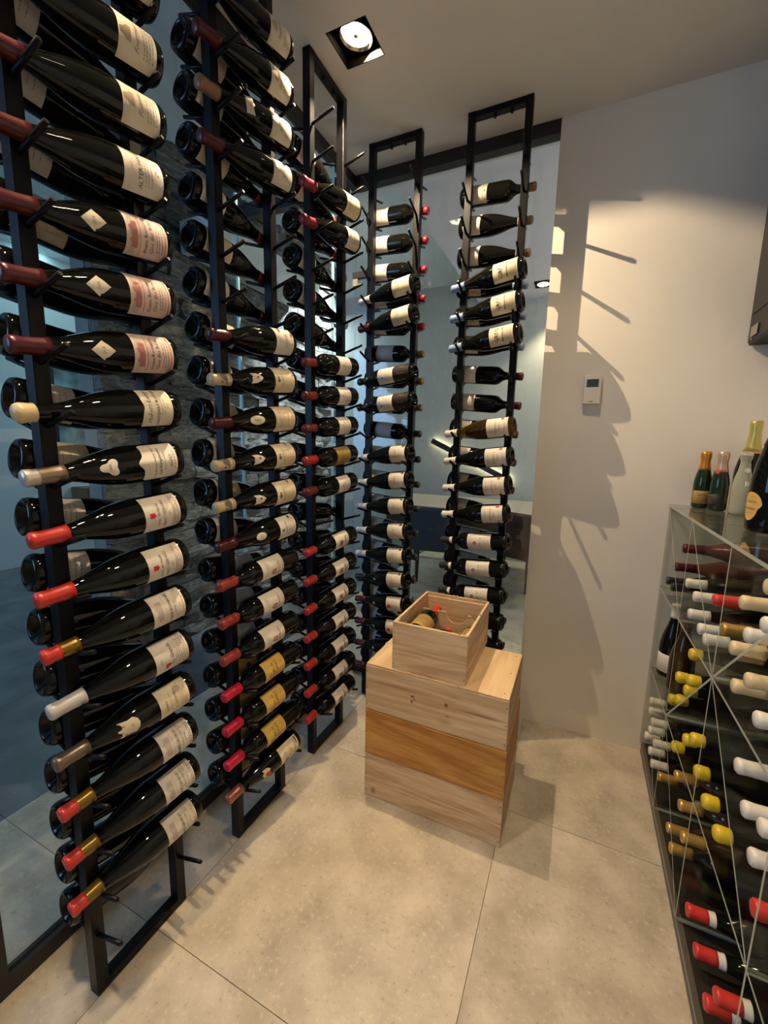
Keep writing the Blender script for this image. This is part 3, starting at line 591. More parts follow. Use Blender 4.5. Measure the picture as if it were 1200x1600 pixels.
# ================================================================== BOTTLE RACKS
D = 0.246
RACKS = {   # location, rotation, row height z0, row pitch, tip offset, base offset of rear bottles
 'nearest left': ((0, 0.4541, 0), 0.0, 0.1875, 0.1163, -0.042, -0.011),
 'middle left': ((0, 0.9060, 0), 0.0, 0.2005, 0.1158, -0.053, -0.025),
 'far left': ((0, 1.3388, 0), 0.0, 0.2060, 0.1158, -0.064, -0.020),
 'left rear': ((-0.0309, 1.8298, 0), -PI/2, 0.1767, 0.1187, -0.026, -0.030),
 'right rear': ((0.408, 1.8298, 0), -PI/2, 0.1767, 0.1187, -0.030, -0.030),
}
RACK_LABEL = {
 'nearest left': 'tall black steel bottle rack nearest the camera beside the left glass',
 'middle left': 'tall black steel bottle rack second from the camera along the left glass',
 'far left': 'tall black steel bottle rack third along the left glass, top bar in view',
 'left rear': 'tall black steel bottle rack in front of the rear glass, near its left corner',
 'right rear': 'tall black steel bottle rack in front of the rear glass, beside the plaster wall',
}
post_me = bpy.data.meshes.new('post'); b_ = boxm(-0.030, 0, 0, 0.0272, 0, H-0.001, bevel=0.0012); b_.to_mesh(post_me); b_.free(); post_me.materials.append(M['rack'])
bar_me = bpy.data.meshes.new('bar'); b_ = boxm(-0.030, -0.0005, 0.0272, D-0.0272, 0, 0.022, bevel=0.001); b_.to_mesh(bar_me); b_.free(); bar_me.materials.append(M['rack'])
def peg_mesh(sgn):
    bm = bmesh.new(); x0 = 0.0 if sgn > 0 else -0.030
    tube(bm, (x0-0.004*sgn, 0, -0.0012), (x0+sgn*0.083, 0, 0.0255), 0.0050, 8)
    tube(bm, (x0+sgn*0.083, 0, 0.0255), (x0+sgn*0.085, 0, 0.0262), 0.0050, 8, 0.0038)
    me = bpy.data.meshes.new('peg'); bm.to_mesh(me); bm.free(); me.materials.append(M['rack']); return me
PEG = {1: peg_mesh(1), -1: peg_mesh(-1)}
bolt_me = bpy.data.meshes.new('bolt'); b_ = tubem((-0.015, 0, 0), (-0.015, 0, -0.012), 0.006, 8); b_.to_mesh(bolt_me); b_.free(); bolt_me.materials.append(M['rack'])
RT = {}
for rn, (loc, rz, z0, pt, tipo, baseo) in RACKS.items():
    r = thing('bottle_rack', RACK_LABEL[rn], 'wine rack', loc, rz, 'bottle racks along the glass walls')
    RT[rn] = Matrix.Translation(loc) @ Matrix.Rotation(rz, 4, 'Z')
    obj('post', post_me, parent=r); p = obj('post', post_me, parent=r); p.location = (0, D-0.0272, 0)
    b = obj('base_bar', bar_me, parent=r); b = obj('top_bar', bar_me, parent=r); b.location = (0, 0, H-0.024)
    for yy in (D*0.42, D*0.68):
        b = obj('bolt', bolt_me, parent=r); b.location = (0, yy, H-0.024)
    for k in range(20):
        zk = z0+pt*k
        for sg, near, dz in ((1, True, -0.026), (1, False, -0.036), (-1, True, -0.036), (-1, False, -0.026)):
            b = obj('peg', PEG[sg], parent=r); b.location = (0, 0.0136 if near else D-0.0136, zk+dz)
ORD = ['lowest', 'second', 'third', 'fourth', 'fifth', 'sixth', 'seventh', 'eighth', 'ninth', 'tenth', 'eleventh', 'twelfth', 'thirteenth', 'fourteenth', 'fifteenth', 'sixteenth', 'seventeenth', 'eighteenth', 'nineteenth', 'twentieth']
def row_label(desc, side, rn, k, order):
    return f'{desc}, {ORD[order]} up, {side}, {rn} rack'
def local(rn, v): return RT[rn] @ Vector(v)
def front(rn, k, order, kind, cap, des, neck, desc, roll=0.0, glass='glass', dtip=0.0):
    loc, rz, z0, pt, tipo, baseo = RACKS[rn]; zk = z0+pt*k
    rb = PROF[kind][2][0]
    a = Vector((0.0190, 0.0136, zk)); b = Vector((rb+0.0030, D-0.0136, zk+rb-0.0165))
    d = (b-a).normalized(); tip = a+d*((tipo+dtip-0.0136)/d.y); base = tip+d*LEN[kind]
    face = (RT[rn].to_3x3() @ Vector((1, 0, 0)))
    mt = aim(local(rn, base), local(rn, tip), face)
    side = 'room side'
    bottle(kind, glass, cap, des, neck, mt, row_label(desc, side, rn, k, order), f'bottles on the {rn} rack', roll)
def rear(rn, k, order, kind, cap, des, desc, roll=0.0, glass='glass'):
    loc, rz, z0, pt, tipo, baseo = RACKS[rn]; zk = z0+pt*k
    rb = PROF[kind][2][0]
    a = Vector((-0.030-rb-0.0030, 0.0136, zk+rb-0.0165)); b = Vector((-0.030-0.0190, D-0.0136, zk))
    d = (b-a).normalized(); base = a+d*((baseo-0.0136)/d.y); tip = base+d*LEN[kind]
    face = (RT[rn].to_3x3() @ Vector((1, 0, 0)))
    mt = aim(local(rn, base), local(rn, tip), face)
    bottle(kind, glass, cap, des, None, mt, row_label(desc, 'glass side', rn, k, order), f'bottles on the {rn} rack', roll)

rr = random.Random(11)
# --- nearest left rack, room side: row, capsule, label, shoulder label, description
R1 = [(1, 'redgold', 'house_a', None, 'red and gold capped bottle with house label'), (2, 'redgold', 'house_a', None, 'red and gold capped bottle with house label'), (3, 'redgold', 'house_a', None, 'red and gold capped bottle with house label'),
 (4, 'taupe', 'georges', 'heart', 'bronze capped bottle with cream labels'), (5, 'grey', 'redshield', None, 'pale grey capped bottle with red shield'), (6, 'redgold', 'house_b', None, 'red and gold capped bottle with house label'),
 (7, 'red', 'motelles', None, 'bright red capped bottle with shield label'), (8, 'red', 'motelles', None, 'bright red capped bottle with shield label'), (9, 'tausilver', 'rapet', 'trefoil', 'taupe capped bottle with trefoil shoulder label'),
 (10, 'wax_cream', 'santenay', None, 'cream wax topped bottle with script label'), (11, 'dark_red', 'reas', 'diamond', 'dark red capped bottle with diamond label'), (12, 'dark_red', 'reas', 'diamond', 'dark red capped bottle with diamond label'), (13, 'dark_red', 'reas', 'diamond', 'dark red capped bottle with diamond label'),
 (14, 'dark_red', 'walter', None, 'dark red capped bottle with white label'), (15, 'dark_red', 'emblem', None, 'dark bottle with gold emblem label'), (16, 'dark_red', 'emblem', None, 'dark bottle with gold emblem label'), (17, 'dark_red', 'emblem', None, 'dark bottle with gold emblem label')]
for i, (k, cap, des, nk, desc) in enumerate(R1):
    front('nearest left', k, i, 'burgundy', cap, des, nk, desc, rr.uniform(-0.12, 0.12)+(0.20 if k < 7 else 0.05))
for k in range(0, 18):
    des = ['plain', 'plain_cream', 'plain', 'plain'][k % 4] if k in (7, 8, 9, 10, 13, 14, 15, 16) else None
    rear('nearest left', k, k, 'burgundy', 'dark_red' if k % 3 else 'black', des, 'dark bottle lying base outwards', rr.uniform(-0.3, 0.3))
# --- middle left rack
R2 = [(0, 'burgundy', 'copper', 'seal_red', 'redseal', 'copper capped bottle with red seals')]
R2 += [(k, 'bordeaux', 'crimson', 'yellow', None, 'crimson capped bottle with yellow label') for k in (1, 2, 3)]
R2 += [(k, 'bordeaux', 'brick_red', 'pauillac', None, 'brick red capped bottle with white label') for k in (4, 5, 6)]
R2 += [(7, 'burgundy', 'dark_red', 'burg_white', 'oval_s', 'dark red capped bottle with oval tag'), (8, 'burgundy', 'creamprint', 'burg_cream', 'shield', 'cream capped bottle with shield shoulder label'), (9, 'burgundy', 'creamprint', 'burg_cream', 'shield', 'cream capped bottle with shield shoulder label'),
 (10, 'burgundy', 'dark_red', 'burg_ivory', 'oval', 'dark red capped bottle with large oval tag'), (11, 'burgundy', 'creamprint', 'burg_cream', 'shield', 'cream capped bottle with shield shoulder label'), (12, 'burgundy', 'dark_red', 'crest', None, 'dark red capped bottle with crest label'),
 (16, 'burgundy', 'dark_red', 'crest', None, 'dark red capped bottle with crest label'), (17, 'burgundy', 'tan', 'emblem', 'band', 'tan capped bottle with banded shoulder'), (18, 'burgundy', 'dark_red', 'emblem', None, 'dark bottle with green emblem label'), (19, 'burgundy', 'dark_red', 'emblem', None, 'dark bottle with green emblem label')]
for i, (k, kind, cap, des, nk, desc) in enumerate(R2):
    front('middle left', k, i, kind, cap, des, nk, desc, rr.uniform(-0.10, 0.10)+0.10)
for k in range(0, 19):
    if k < 1: a = ('bordeaux', 'red', 'olive')
    elif k < 4: a = ('bordeaux', 'red', 'olive')
    elif k < 7: a = ('bordeaux', 'red', 'plain_grey')
    else: a = ('burgundy', 'dark_red', ['plain_cream', 'plain'][k % 2])
    rear('middle left', k, k, a[0], a[1], a[2], 'dark bottle lying base outwards', rr.uniform(-0.4, 0.2))
# --- far left rack
R3 = [(k, 'bordeaux', 'redgoldband', 'figure', None, 'red capped claret with figure label') for k in range(7)]
R3 += [(8, 'bordeaux', 'dull_red', 'claret', None, 'dull red capped claret with white label'), (9, 'bordeaux', 'red', 'goldlabel', None, 'red capped claret with gold label'), (10, 'bordeaux', 'dull_red', 'claret', None, 'dull red capped claret with white label'), (11, 'bordeaux', 'dull_red', 'claret', None, 'dull red capped claret with white label'), (12, 'bordeaux', 'dull_red', 'claret', None, 'dull red capped claret with white label'),
 (16, 'burgundy', 'wine_red', 'crest', None, 'crimson capped bottle with crest label'), (17, 'burgundy', 'wine_red', 'burg_ivory', None, 'crimson capped bottle with cream label')]
for i, (k, kind, cap, des, nk, desc) in enumerate(R3):
    front('far left', k, i, kind, cap, des, nk, desc, rr.uniform(-0.1, 0.1))
for k in range(0, 19):
    kind = 'burgundy' if k > 12 else 'bordeaux'
    rear('far left', k, k, kind, 'red' if k > 15 else 'black', 'goldlabel' if k == 13 else ('plain' if k > 12 else None), 'dark bottle lying base outwards', rr.uniform(-0.3, 0.3))
# --- left rear rack
R4 = [(0, 'burgundy', 'dark_red', 'reddot', 'crest_s', 'dark red capped bottle with red dot label'), (1, 'burgundy', 'dark_red', 'reddot', 'crest_s', 'dark red capped bottle with red dot label'), (2, 'burgundy', 'dark_red', 'reddot', 'crest_s', 'dark red capped bottle with red dot label'), (3, 'burgundy', 'dark_red', 'reddot', 'crest_s', 'dark red capped bottle with red dot label'), (4, 'burgundy', 'black', 'greybur', 'crest_s', 'black capped bottle with small crest')]
R4 += [(k, 'burgundy', 'grey', 'greybur', None, 'pale grey capped bottle with white label') for k in (5, 6, 7, 8, 9)]
R4 += [(11, 'bordeaux', 'black', 'blackgold', None, 'black claret with white and gold labels'), (12, 'bordeaux', 'black', 'blackgold', None, 'black claret with white and gold labels'), (14, 'burgundy', 'dark_red', 'g', None, 'dark red capped bottle with monogram label'), (15, 'burgundy', 'dark_red', 'g', None, 'grey capped bottle with monogram label')]
def goldback(t): pass
for i, (k, kind, cap, des, nk, desc) in enumerate(R4):
    if k == 15: cap = 'grey'
    front('left rear', k, i, kind, cap, des, nk, desc, rr.uniform(-0.06, 0.06), dtip=-0.004)
for k in range(0, 19):
    if k > 13: a = ('bordeaux', 'wine_red', 'whitetop', 'red capped claret, neck to the right')
    elif k > 10: a = ('bordeaux', 'olivegold', 'plain_grey', 'gold capped claret, neck to the right')
    elif k > 4: a = ('bordeaux', 'green', 'plain_grey' if k == 10 else 'whitetop', 'dark capped bottle, neck to the right')
    else: a = ('burgundy', 'dark_red', 'plain', 'dark red capped bottle, neck to the right')
    rear('left rear', k, k, a[0], a[1], a[2], a[3], rr.uniform(-0.1, 0.1))
# --- right rear rack
R5 = [(k, 'bordeaux', 'greenband', 'medallion', None, 'green and white capped claret, medallion label') for k in range(7)]
R5 += [(7, 'burgundy', 'white', 'meurs', None, 'white capped bottle with white label'), (8, 'burgundy', 'white', 'meurs', None, 'white capped bottle with white label'), (9, 'burgundy', 'white', 'meurs', None, 'white capped bottle with white label'), (10, 'burgundy', 'white', 'meurs', None, 'white capped amber wine bottle')]
R5 += [(k, 'burgundy', 'light_blue', 'grus', None, 'light blue capped bottle with large print') for k in (13, 14, 15)]
for i, (k, kind, cap, des, nk, desc) in enumerate(R5):
    front('right rear', k, i, kind, cap, des, nk, desc, rr.uniform(-0.06, 0.06), glass='glass_amber' if k == 10 else 'glass')
for k in range(0, 19):
    if k == 18: a = ('bordeaux', 'tan', 'whitetop', 'tan capped claret, neck to the right')
    elif k > 15: a = ('burgundy', 'tan', 'plain', 'tan capped bottle, neck to the right')
    elif k > 12: a = ('burgundy', 'light_blue', 'grus', 'light blue capped bottle, neck to the right')
    elif k > 10: a = ('bordeaux', 'dark_red', 'orangeedge', 'dark red capped claret, neck to the right')
    elif k > 6: a = ('burgundy', 'dark_red', 'plain', 'dark red capped bottle, neck to the right')
    else: a = ('bordeaux', 'black', 'plain_grey', 'black capped claret, neck to the right')
    rear('right rear', k, k, a[0], a[1], a[2], a[3], rr.uniform(-0.1, 0.1))

# ================================================================== WINE CRATES
CX0, CX1, CY0, CY1 = 0.288, 0.790, 1.256, 1.584
nail_me = bpy.data.meshes.new('nail'); b_ = tubem((0, 0.0006, 0), (0, -0.0006, 0), 0.0022, 8); b_.to_mesh(nail_me); b_.free(); nail_me.materials.append(M['nail'])
def crate(z0, z1, dx, dy, mf, ms, label, lid=False, stamp=False, grp='stacked wine crates'):
    w, d, h = CX1-CX0, CY1-CY0, z1-z0; t = 0.010
    r = thing('wine_crate', label, 'crate', ((CX0+CX1)/2+dx, (CY0+CY1)/2+dy, z0), 0, grp)
    def board(name, x0, x1, y0, y1, za, zb, m):
        cx, cy, cz = (x0+x1)/2, (y0+y1)/2, (za+zb)/2
        o = obj(name, boxm(x0-cx, x1-cx, y0-cy, y1-cy, za-cz, zb-cz, bevel=0.0010), m, r); o.location = (cx, cy, cz); return o
    hh = h-(0.006 if lid else 0.0)
    board('front_board', -w/2, w/2, -d/2, -d/2+t, 0.0, hh-0.001, mf); board('back_board', -w/2, w/2, d/2-t, d/2, 0.0, hh-0.001, mf)
    board('side_board', -w/2+0.001, -w/2+0.001+t, -d/2+t, d/2-t, 0.0, hh-0.001, ms)
    # right side: two boards with a thin gap
    board('side_board', w/2-t-0.001, w/2-0.001, -d/2+t, d/2-t, 0.0, hh*0.49, ms); board('side_board', w/2-t-0.0015, w/2-0.0015, -d/2+t, d/2-t, hh*0.495, hh-0.001, ms)
    board('bottom_board', -w/2+t, w/2-t, -d/2+t, d/2-t, 0.001, 0.009, ms)
    if lid:
        for i in range(3):
            xa = -w/2+0.001+i*(w-0.002)/3
            board('lid_board', xa, xa+(w-0.002)/3-0.0006, -d/2+0.002, d/2-0.001, hh, h, M['lidwood'])
        for x, y in ((-w/2+0.006, -d/2+0.03), (w/2-0.02, -d/2+0.03), (w/2-0.02, d/2-0.03), (-w/2+0.012, d/2-0.03), (w/2-0.02, 0.0)):
            n_ = obj('nail', nail_me, parent=r); n_.location = (x, y, h); n_.rotation_euler = (PI/2, 0, 0)
    else:
        board('lid_board', -w/2+t, w/2-t, -d/2+t, d/2-t, hh-0.009, hh-0.001, ms)
    for sx in (-1, 1):
        for f in (0.12, 0.5, 0.86):
            n_ = obj('nail', nail_me, parent=r); n_.location = (sx*(w/2-0.006), -d/2, hh*f)
    for f in (0.15, 0.5, 0.85):
        n_ = obj('nail', nail_me, parent=r); n_.location = (w/2-0.001, -d/2+0.02+0.0, hh*f); n_.rotation_euler = (0, 0, PI/2)
    if stamp:
        bm = bmesh.new(); x, z = -w/2+0.036, 0.028
        for a in ((x-0.008, x-0.0068, z-0.012, z+0.012), (x+0.0068, x+0.008, z-0.012, z+0.012), (x-0.008, x+0.008, z+0.0108, z+0.012), (x-0.008, x+0.008, z-0.012, z-0.0108), (x-0.003, x+0.002, z-0.002, z+0.007), (x-0.003, x+0.004, z-0.007, z-0.004)):
            box(bm, a[0], a[1], -d/2-0.0005, -d/2+0.0005, a[2], a[3])
        obj('stamp', bm, M['stamp'], r)
    return r
crate(0.0, 0.176, 0.0, 0.0, M['pine'], M['pine_y'], 'pale pine wine crate with small burnt stamp at the bottom of the stack', stamp=True)
crate(0.1765, 0.352, 0.001, -0.003, M['orange'], M['orange_y'], 'orange stained wine crate in the middle of the stack')
crate(0.3525, 0.529, -0.002, 0.001, M['pine_knot'], M['pine_y'], 'knotty pine wine crate with plank lid on top of the large stack', lid=True)
# small open crate on top
def open_crate():
    x0, x1, y0, y1, z0, z1 = 0.382, 0.645, 1.268, 1.618, 0.5295, 0.702; t = 0.009
    r = thing('open_wine_crate', 'small open pine crate with bottles inside, on top of the crate stack', 'crate', ((x0+x1)/2, (y0+y1)/2, z0), 0)
    w, d, h = x1-x0, y1-y0, z1-z0
    def board(name, bm, m, loc=(0, 0, 0)):
        o = obj(name, bm, m, r); o.location = loc; return o
    board('front_board', boxm(-w/2, w/2, -t/2, t/2, -h/2, h/2, bevel=0.001), M['pine'], (0, -d/2+t/2, h/2))
    bm = bmesh.new(); box(bm, -w/2, w/2, 0, t*0.6, -h/2, h/2, 0.0006); box(bm, -w/2+t, w/2-t, -t*0.5, 0, -h/2, h/2-0.014, 0.0006)
    board('back_board', bm, M['pine'], (0, d/2-t*0.6, h/2))
    for s in (-1, 1):
        board('side_board', boxm(-t/2, t/2, -d/2+t+0.0002, d/2-t*0.6-0.0002, -h/2, h/2-0.0005, bevel=0.001), M['pine_y'], (s*(w/2-t/2), 0, h/2))
        board('lid_runner', boxm(-0.002, 0.002, -d/2+t+0.001, -d/2+t+0.028, -0.004, 0.0085), M['pine_y'], (s*(w/2-t-0.0022), 0.0, h-0.012))
    board('bottom_board', boxm(-w/2+t, w/2-t, -d/2+t, d/2-t*1.2, 0, 0.006), M['pine_y'], (0, 0, 0.001))
    # notched divider near the back
    def notched(top, notches, yb):
        bm = bmesh.new(); n = 96; x0_, x1_ = -w/2+t+0.001, w/2-t-0.001
        pts = []
        for i in range(n+1):
            x = x0_+(x1_-x0_)*i/n; z = top
            for cx, rr_ in notches:
                if abs(x-cx) < rr_: z = min(z, top-math.sqrt(rr_*rr_-(x-cx)**2))
            pts.append((x, max(z, 0.012)))
        f0 = [bm.verts.new((x, yb, z)) for x, z in pts]; f1 = [bm.verts.new((x, yb+0.004, z)) for x, z in pts]
        g0 = [bm.verts.new((x, yb, 0.008)) for x, z in pts]; g1 = [bm.verts.new((x, yb+0.004, 0.008)) for x, z in pts]
        for i in range(n):
            bm.faces.new((f0[i], f0[i+1], f1[i+1], f1[i])); bm.faces.new((g0[i], g0[i+1], f0[i+1], f0[i])); bm.faces.new((f1[i], f1[i+1], g1[i+1], g1[i])); bm.faces.new((g1[i], g1[i+1], g0[i+1], g0[i]))
        bm.faces.new((g0[0], f0[0], f1[0], g1[0])); bm.faces.new((g0[n], g1[n], f1[n], f0[n]))
        return bm
    board('divider', notched(0.128, [(-0.075, 0.018), (0.022, 0.042), (0.098, 0.019)], d/2-0.075), M['pine'])
    # splinters where the lid was nailed
    for x, y in ((-w/2+0.045, -d/2+0.003), (w/2-0.03, -d/2+0.003), (0.0, d/2-0.003), (w/2-0.035, d/2-0.003), (w/2-0.004, 0.02)):
        bm = bmesh.new(); tube(bm, (0, 0, -0.002), (0.002, 0, 0.007), 0.0032, 5, 0.0008); o = board('splinter', bm, M['pine'], (x, y, h))
    for s in (-1, 1):
        n_ = obj('nail', nail_me, parent=r); n_.location = (s*(w/2-0.005), -d/2, 0.02)
    n_ = obj('nail', nail_me, parent=r); n_.location = (w/2, 0.02, 0.06); n_.rotation_euler = (0, 0, PI/2)
open_crate()
def crate_bottle(x, z, ybase, rise, cap, des, desc, flip=False, roll=0.0, kind='bordeaux'):
    L = LEN[kind]; a = Vector((x, ybase, z)); b = Vector((x+0.006, ybase+L, z+rise))
    if flip: a, b = b, a
    mt = aim(a, a+(b-a).normalized()*L, (0.25, 0, 1))
    bottle(kind, 'glass', cap, des, None, mt, desc, 'bottles in the open crate', roll)
crate_bottle(0.440, 0.637, 1.282, 0.012, 'red', 'goldlabel', 'red capped bottle with dull gold label lying highest in the open crate', roll=0.2)
crate_bottle(0.500, 0.5745, 1.284, 0.004, 'red', 'goldlabel', 'red capped bottle lying low in the middle of the open crate')
crate_bottle(0.5935, 0.5745, 1.292, 0.004, 'brick_red', 'goldlabel', 'bottle reversed against the right side of the open crate', flip=True)

# ================================================================== ACRYLIC BINS
AX0, AX1 = 1.262, 1.592
YS = [1.992, 1.607, 1.213, 0.82, 0.43]; Z0, Z1, Z2, Z3 = 0.052, 0.41, 0.755, 1.092
pl = thing('bin_plinth', 'low dark bronze plinth under the clear bottle bins', 'plinth', (1.43, 1.2, 0))
obj('front_panel', boxm(1.268-1.43, 1.280-1.43, 0.30-1.2, 1.992-1.2, 0, 0.046, bevel=0.001), M['plinth'], pl)
obj('deck', boxm(1.281-1.43, 1.615-1.43, 0.30-1.2, 1.992-1.2, 0.0, 0.044), M['plinth_dark'], pl)
ab = thing('acrylic_bottle_bins', 'clear acrylic wine bins with diagonal dividers against the right wall', 'wine rack', (1.43, 1.2, Z0-0.004))
def sheet(name, a, b, x0=AX0, x1=AX1, t=0.0065, za=0.0):
    """clear sheet through the (y, z) points a and b, running back from the front edge"""
    a, b = Vector((0, *a)), Vector((0, *b)); d = (b-a).normalized(); nrm = Vector((0, -d.z, d.y))*t/2
    bm = bmesh.new()
    q = []
    for x in (x0, x1):
        q += [bm.verts.new(Vector((x, p.y, p.z))+s*nrm) for p, s in ((a, -1), (b, -1), (b, 1), (a, 1))]
    fr = bm.faces.new((q[0], q[1], q[2], q[3])); bk = bm.faces.new((q[7], q[6], q[5], q[4]))
    for i in range(4):
        j = (i+1) % 4; f = bm.faces.new((q[i], q[i+4], q[j+4], q[j])); f.material_index = 1 if i in (1, 3) else 0
    fr.material_index = 1; bk.material_index = 1
    bmesh.ops.recalc_face_normals(bm, faces=bm.faces[:])
    bmesh.ops.translate(bm, verts=bm.verts[:], vec=(-1.43, -1.2, -(Z0-0.004)))
    return obj(name, bm, [M['acrylic'], M['acrylic_edge']], ab)
g = 0.0036
for y in YS: sheet('upright', (y, Z0), (y, Z3-g), AX0)
for za in (Z0, Z1, Z2):
    for ya, yb in zip(YS, YS[1:]): sheet('shelf', (ya-g, za), (yb+g, za))
sheet('top_shelf', (YS[0]+0.004, Z3), (YS[-1], Z3), AX0-0.003, AX1, 0.009)
DIAG = [((YS[0], Z3), (YS[1], Z2)), ((YS[1], Z3), (YS[2], Z2)), ((YS[3], Z3), (YS[2], Z2)), ((YS[2], Z2), (YS[1], Z1)), ((YS[2], Z2), (YS[3], Z1)), ((YS[0], Z1), (YS[1], Z0)), ((YS[1], Z1), (YS[2], Z0))]
for a, b in DIAG:
    a, b = Vector(a), Vector(b); d = (b-a).normalized()*0.009
    sheet('diagonal_divider', tuple(a+d), tuple(b-d))
BIN = [(1.74,0.971,'darkred'),(1.834,0.881,'darkred'),(1.947,0.795,'black'),(1.861,0.795,'black'),(1.647,0.873,'white'),(1.53,0.864,'white'),(1.567,0.795,'white'),(1.442,0.795,'white'),(1.364,0.795,'white'),(1.086,0.923,'white'),(1.024,0.971,'white'),(1.34,0.916,'red'),(1.146,0.975,'cream'),(1.019,1.049,'cream'),(1.142,0.868,'cream'),(1.253,0.87,'gold'),(1.104,0.796,'cream'),(1.041,0.843,'cream'),(1.484,0.696,'yellow'),(1.647,0.452,'yellow'),(1.437,0.633,'yellow'),(1.489,0.574,'yellow'),(1.567,0.576,'yellow'),(1.567,0.498,'yellow'),(1.919,0.285,'white'),(1.96,0.219,'white'),(1.858,0.23,'white'),(1.903,0.166,'white'),(1.8,0.177,'white'),(1.955,0.105,'white'),(1.862,0.1,'white'),(1.783,0.1,'white'),(1.502,0.37,'yellow'),(1.332,0.512,'yellow'),(1.424,0.45,'yellow'),(1.284,0.45,'yellow'),(1.173,0.45,'yellow'),(1.077,0.45,'yellow'),(1.647,0.149,'gold'),(1.468,0.105,'gold'),(1.376,0.267,'gold'),(1.322,0.21,'gold'),(1.439,0.314,'gold'),(0.979,0.795,'white'),(0.924,0.851,'white'),(1.036,0.653,'white'),(0.977,0.601,'white'),(0.903,0.628,'white'),(1.389,0.105,'gold'),(0.918,0.55,'white'),(1.173,0.131,'red'),(1.101,0.1,'red'),(0.949,0.179,'red'),(0.984,0.109,'red'),(0.86,0.498,'red')]
cells = {}
CAPN = {'darkred': ('dark_red', 'glass_rose', 'dark red capped'), 'black': ('black', 'glass', 'black capped'), 'white': ('white', 'glass', 'white capped'), 'red': ('red', 'glass', 'red capped'), 'cream': ('creamprint', 'glass_brown', 'cream capped'),
 'gold': ('gold', 'glass_brown', 'gold capped'), 'yellow': ('wax_yellow', 'glass', 'yellow waxed'), 'redw': ('redwhite', 'glass', 'red and white capped')}
rb = random.Random(5); seen = {}
for y, z, c in BIN:
    col = 'far' if y > 1.607 else ('middle' if y > 1.213 else 'near'); row = 'top' if z > 0.755 else ('middle' if z > 0.41 else 'bottom')
    ck = 'redw' if c == 'red' and z < 0.3 else c
    cap, gl, ds = CAPN[ck]
    kind = 'bordeaux' if c in ('white', 'cream', 'gold') and rb.random() < 0.6 else 'burgundy'
    if kind == 'burgundy': pass
    kk = (col, row, ds); n_ = seen.get(kk, 0); seen[kk] = n_+1
    dx = rb.uniform(-0.004, 0.006)
    mt = aim((1.272+dx+LEN[kind], y, z), (1.272+dx, y, z), (0, -0.5, 0.8))
    if c == 'white' and z > 0.755: gl = rb.choice(['glass', 'glass_brown', 'glass_rose'])
    cells.setdefault(kk, []).append((kind, gl, cap, mt, y, z))
for (col, row, ds), L_ in cells.items():
    L_.sort(key=lambda a: a[5])
    for i, (kind, gl, cap, mt, y, z) in enumerate(L_):
        lab = f'{ds} bottle, {ORD[i]} up of its kind, in the {col} {row} acrylic bin' if len(L_) > 1 else f'{ds} bottle, the only one in the {col} {row} acrylic bin'
        bottle(kind, gl, cap, None, None, mt, lab, 'bottles lying in the acrylic bins')
# bottles standing in the far middle bin
for i, (x, y, cap, des, gl, kd, lab) in enumerate([(1.315, 1.915, 'white', 'plain', 'glass', 'burgundy', 'white capped dark bottle standing upright in the far acrylic bin'), (1.330, 1.800, 'dark_red', None, 'glass_brown', 'burgundy', 'brown bottle standing upright in the far acrylic bin, second from the wall')]):
    mt = Matrix.Translation((x, y, Z1+0.0036)) @ Matrix.Rotation(PI*1.2, 4, 'Z')
    bottle(kd, gl, cap, des, None, mt, lab, None, 0.3)

# bottles standing on the acrylic top
ZT = Z3+0.0046
def foil(kind, bands): return lambda t: obj('foil', capsule_mesh(kind, bands), parent=t)
def stand(kind, x, y, gl, bands, lab, rot, des=None, extra=None):
    mt = Matrix.Translation((x, y, ZT)) @ Matrix.Rotation(rot, 4, 'Z')
    def ex(t):
        obj('foil', capsule_mesh(kind, bands), parent=t)
        if extra: extra(t)
    return bottle(kind, gl, None, des, None, mt, lab, 'sparkling wine bottles on the acrylic top', 0, 'champagne_bottle', 'bottle', ex)
FACE = math.atan2(-1.9, -0.42)
DES['mini_gold'] = (0.018, 0.066, 1.25, 'paper_gold', 0, [('t', 'BRUT', 0, 0.046, 0.010, 0, 'ink_black')]+fine([0.056, 0.036, 0.028], 0.03, c='ink_brown'))
DES['mini_black'] = (0.018, 0.060, 1.0, 'paper_black', 0, [('r', 0, 0.054, 0.03, 0.001, 'ink_gold')]+fine([0.044, 0.036, 0.028], 0.025, c='ink_gold'))
stand('piccolo', 1.345, 1.925, 'glass_green', [(0, 0.068, 'foil_orange')], 'small green bottle with orange gold foil on the acrylic top', FACE+0.1, 'mini_gold')
def bow(t): obj('red_bow', patch_mesh('red_bow', 'piccolo', 0.010, 0.140, [(-0.010, -0.007), (0, 0.010), (0.008, 0.007), (0.003, -0.008)], 'ink_red', 0.0018), parent=t)
stand('piccolo', 1.383, 1.870, 'glass_green', [(0, 0.072, 'foil_pink')], 'small green bottle with pale pink foil and red ribbon', FACE-0.9, 'mini_black', bow)
DES['amber'] = (0.022, 0.090, 1.2, 'paper_amber', 0, [('r', 0, 0.087, 0.09, 0.002, 'ink_gold'), ('r', 0, 0.056, 0.05, 0.022, 'ink_brown')]+fine([0.074, 0.034], 0.05, c='ink_brown'))
def medal(t): obj('medal', patch_mesh('medal', 'champagne', 0, 0.196, disc(0.011), 'foil_copper', 0.002), parent=t)
stand('champagne', 1.470, 1.900, 'glass', [(0, 0.105, 'foil_lime'), (0.105, 0.112, 'foil_gold')], 'tall dark sparkling bottle with gold foil and medal collar', FACE-0.6, 'amber', medal)
def bee(t):
    o = obj('emblem', print_mesh('piccolo', [('p', 0, 0.150, disc(0.008), 'foil_silver')], 0.002), parent=t)
    o2 = obj('emblem', print_mesh('piccolo', [('t', 'B', 0, 0.098, 0.022, 0, 'ink_white')], 0.0022), parent=t)
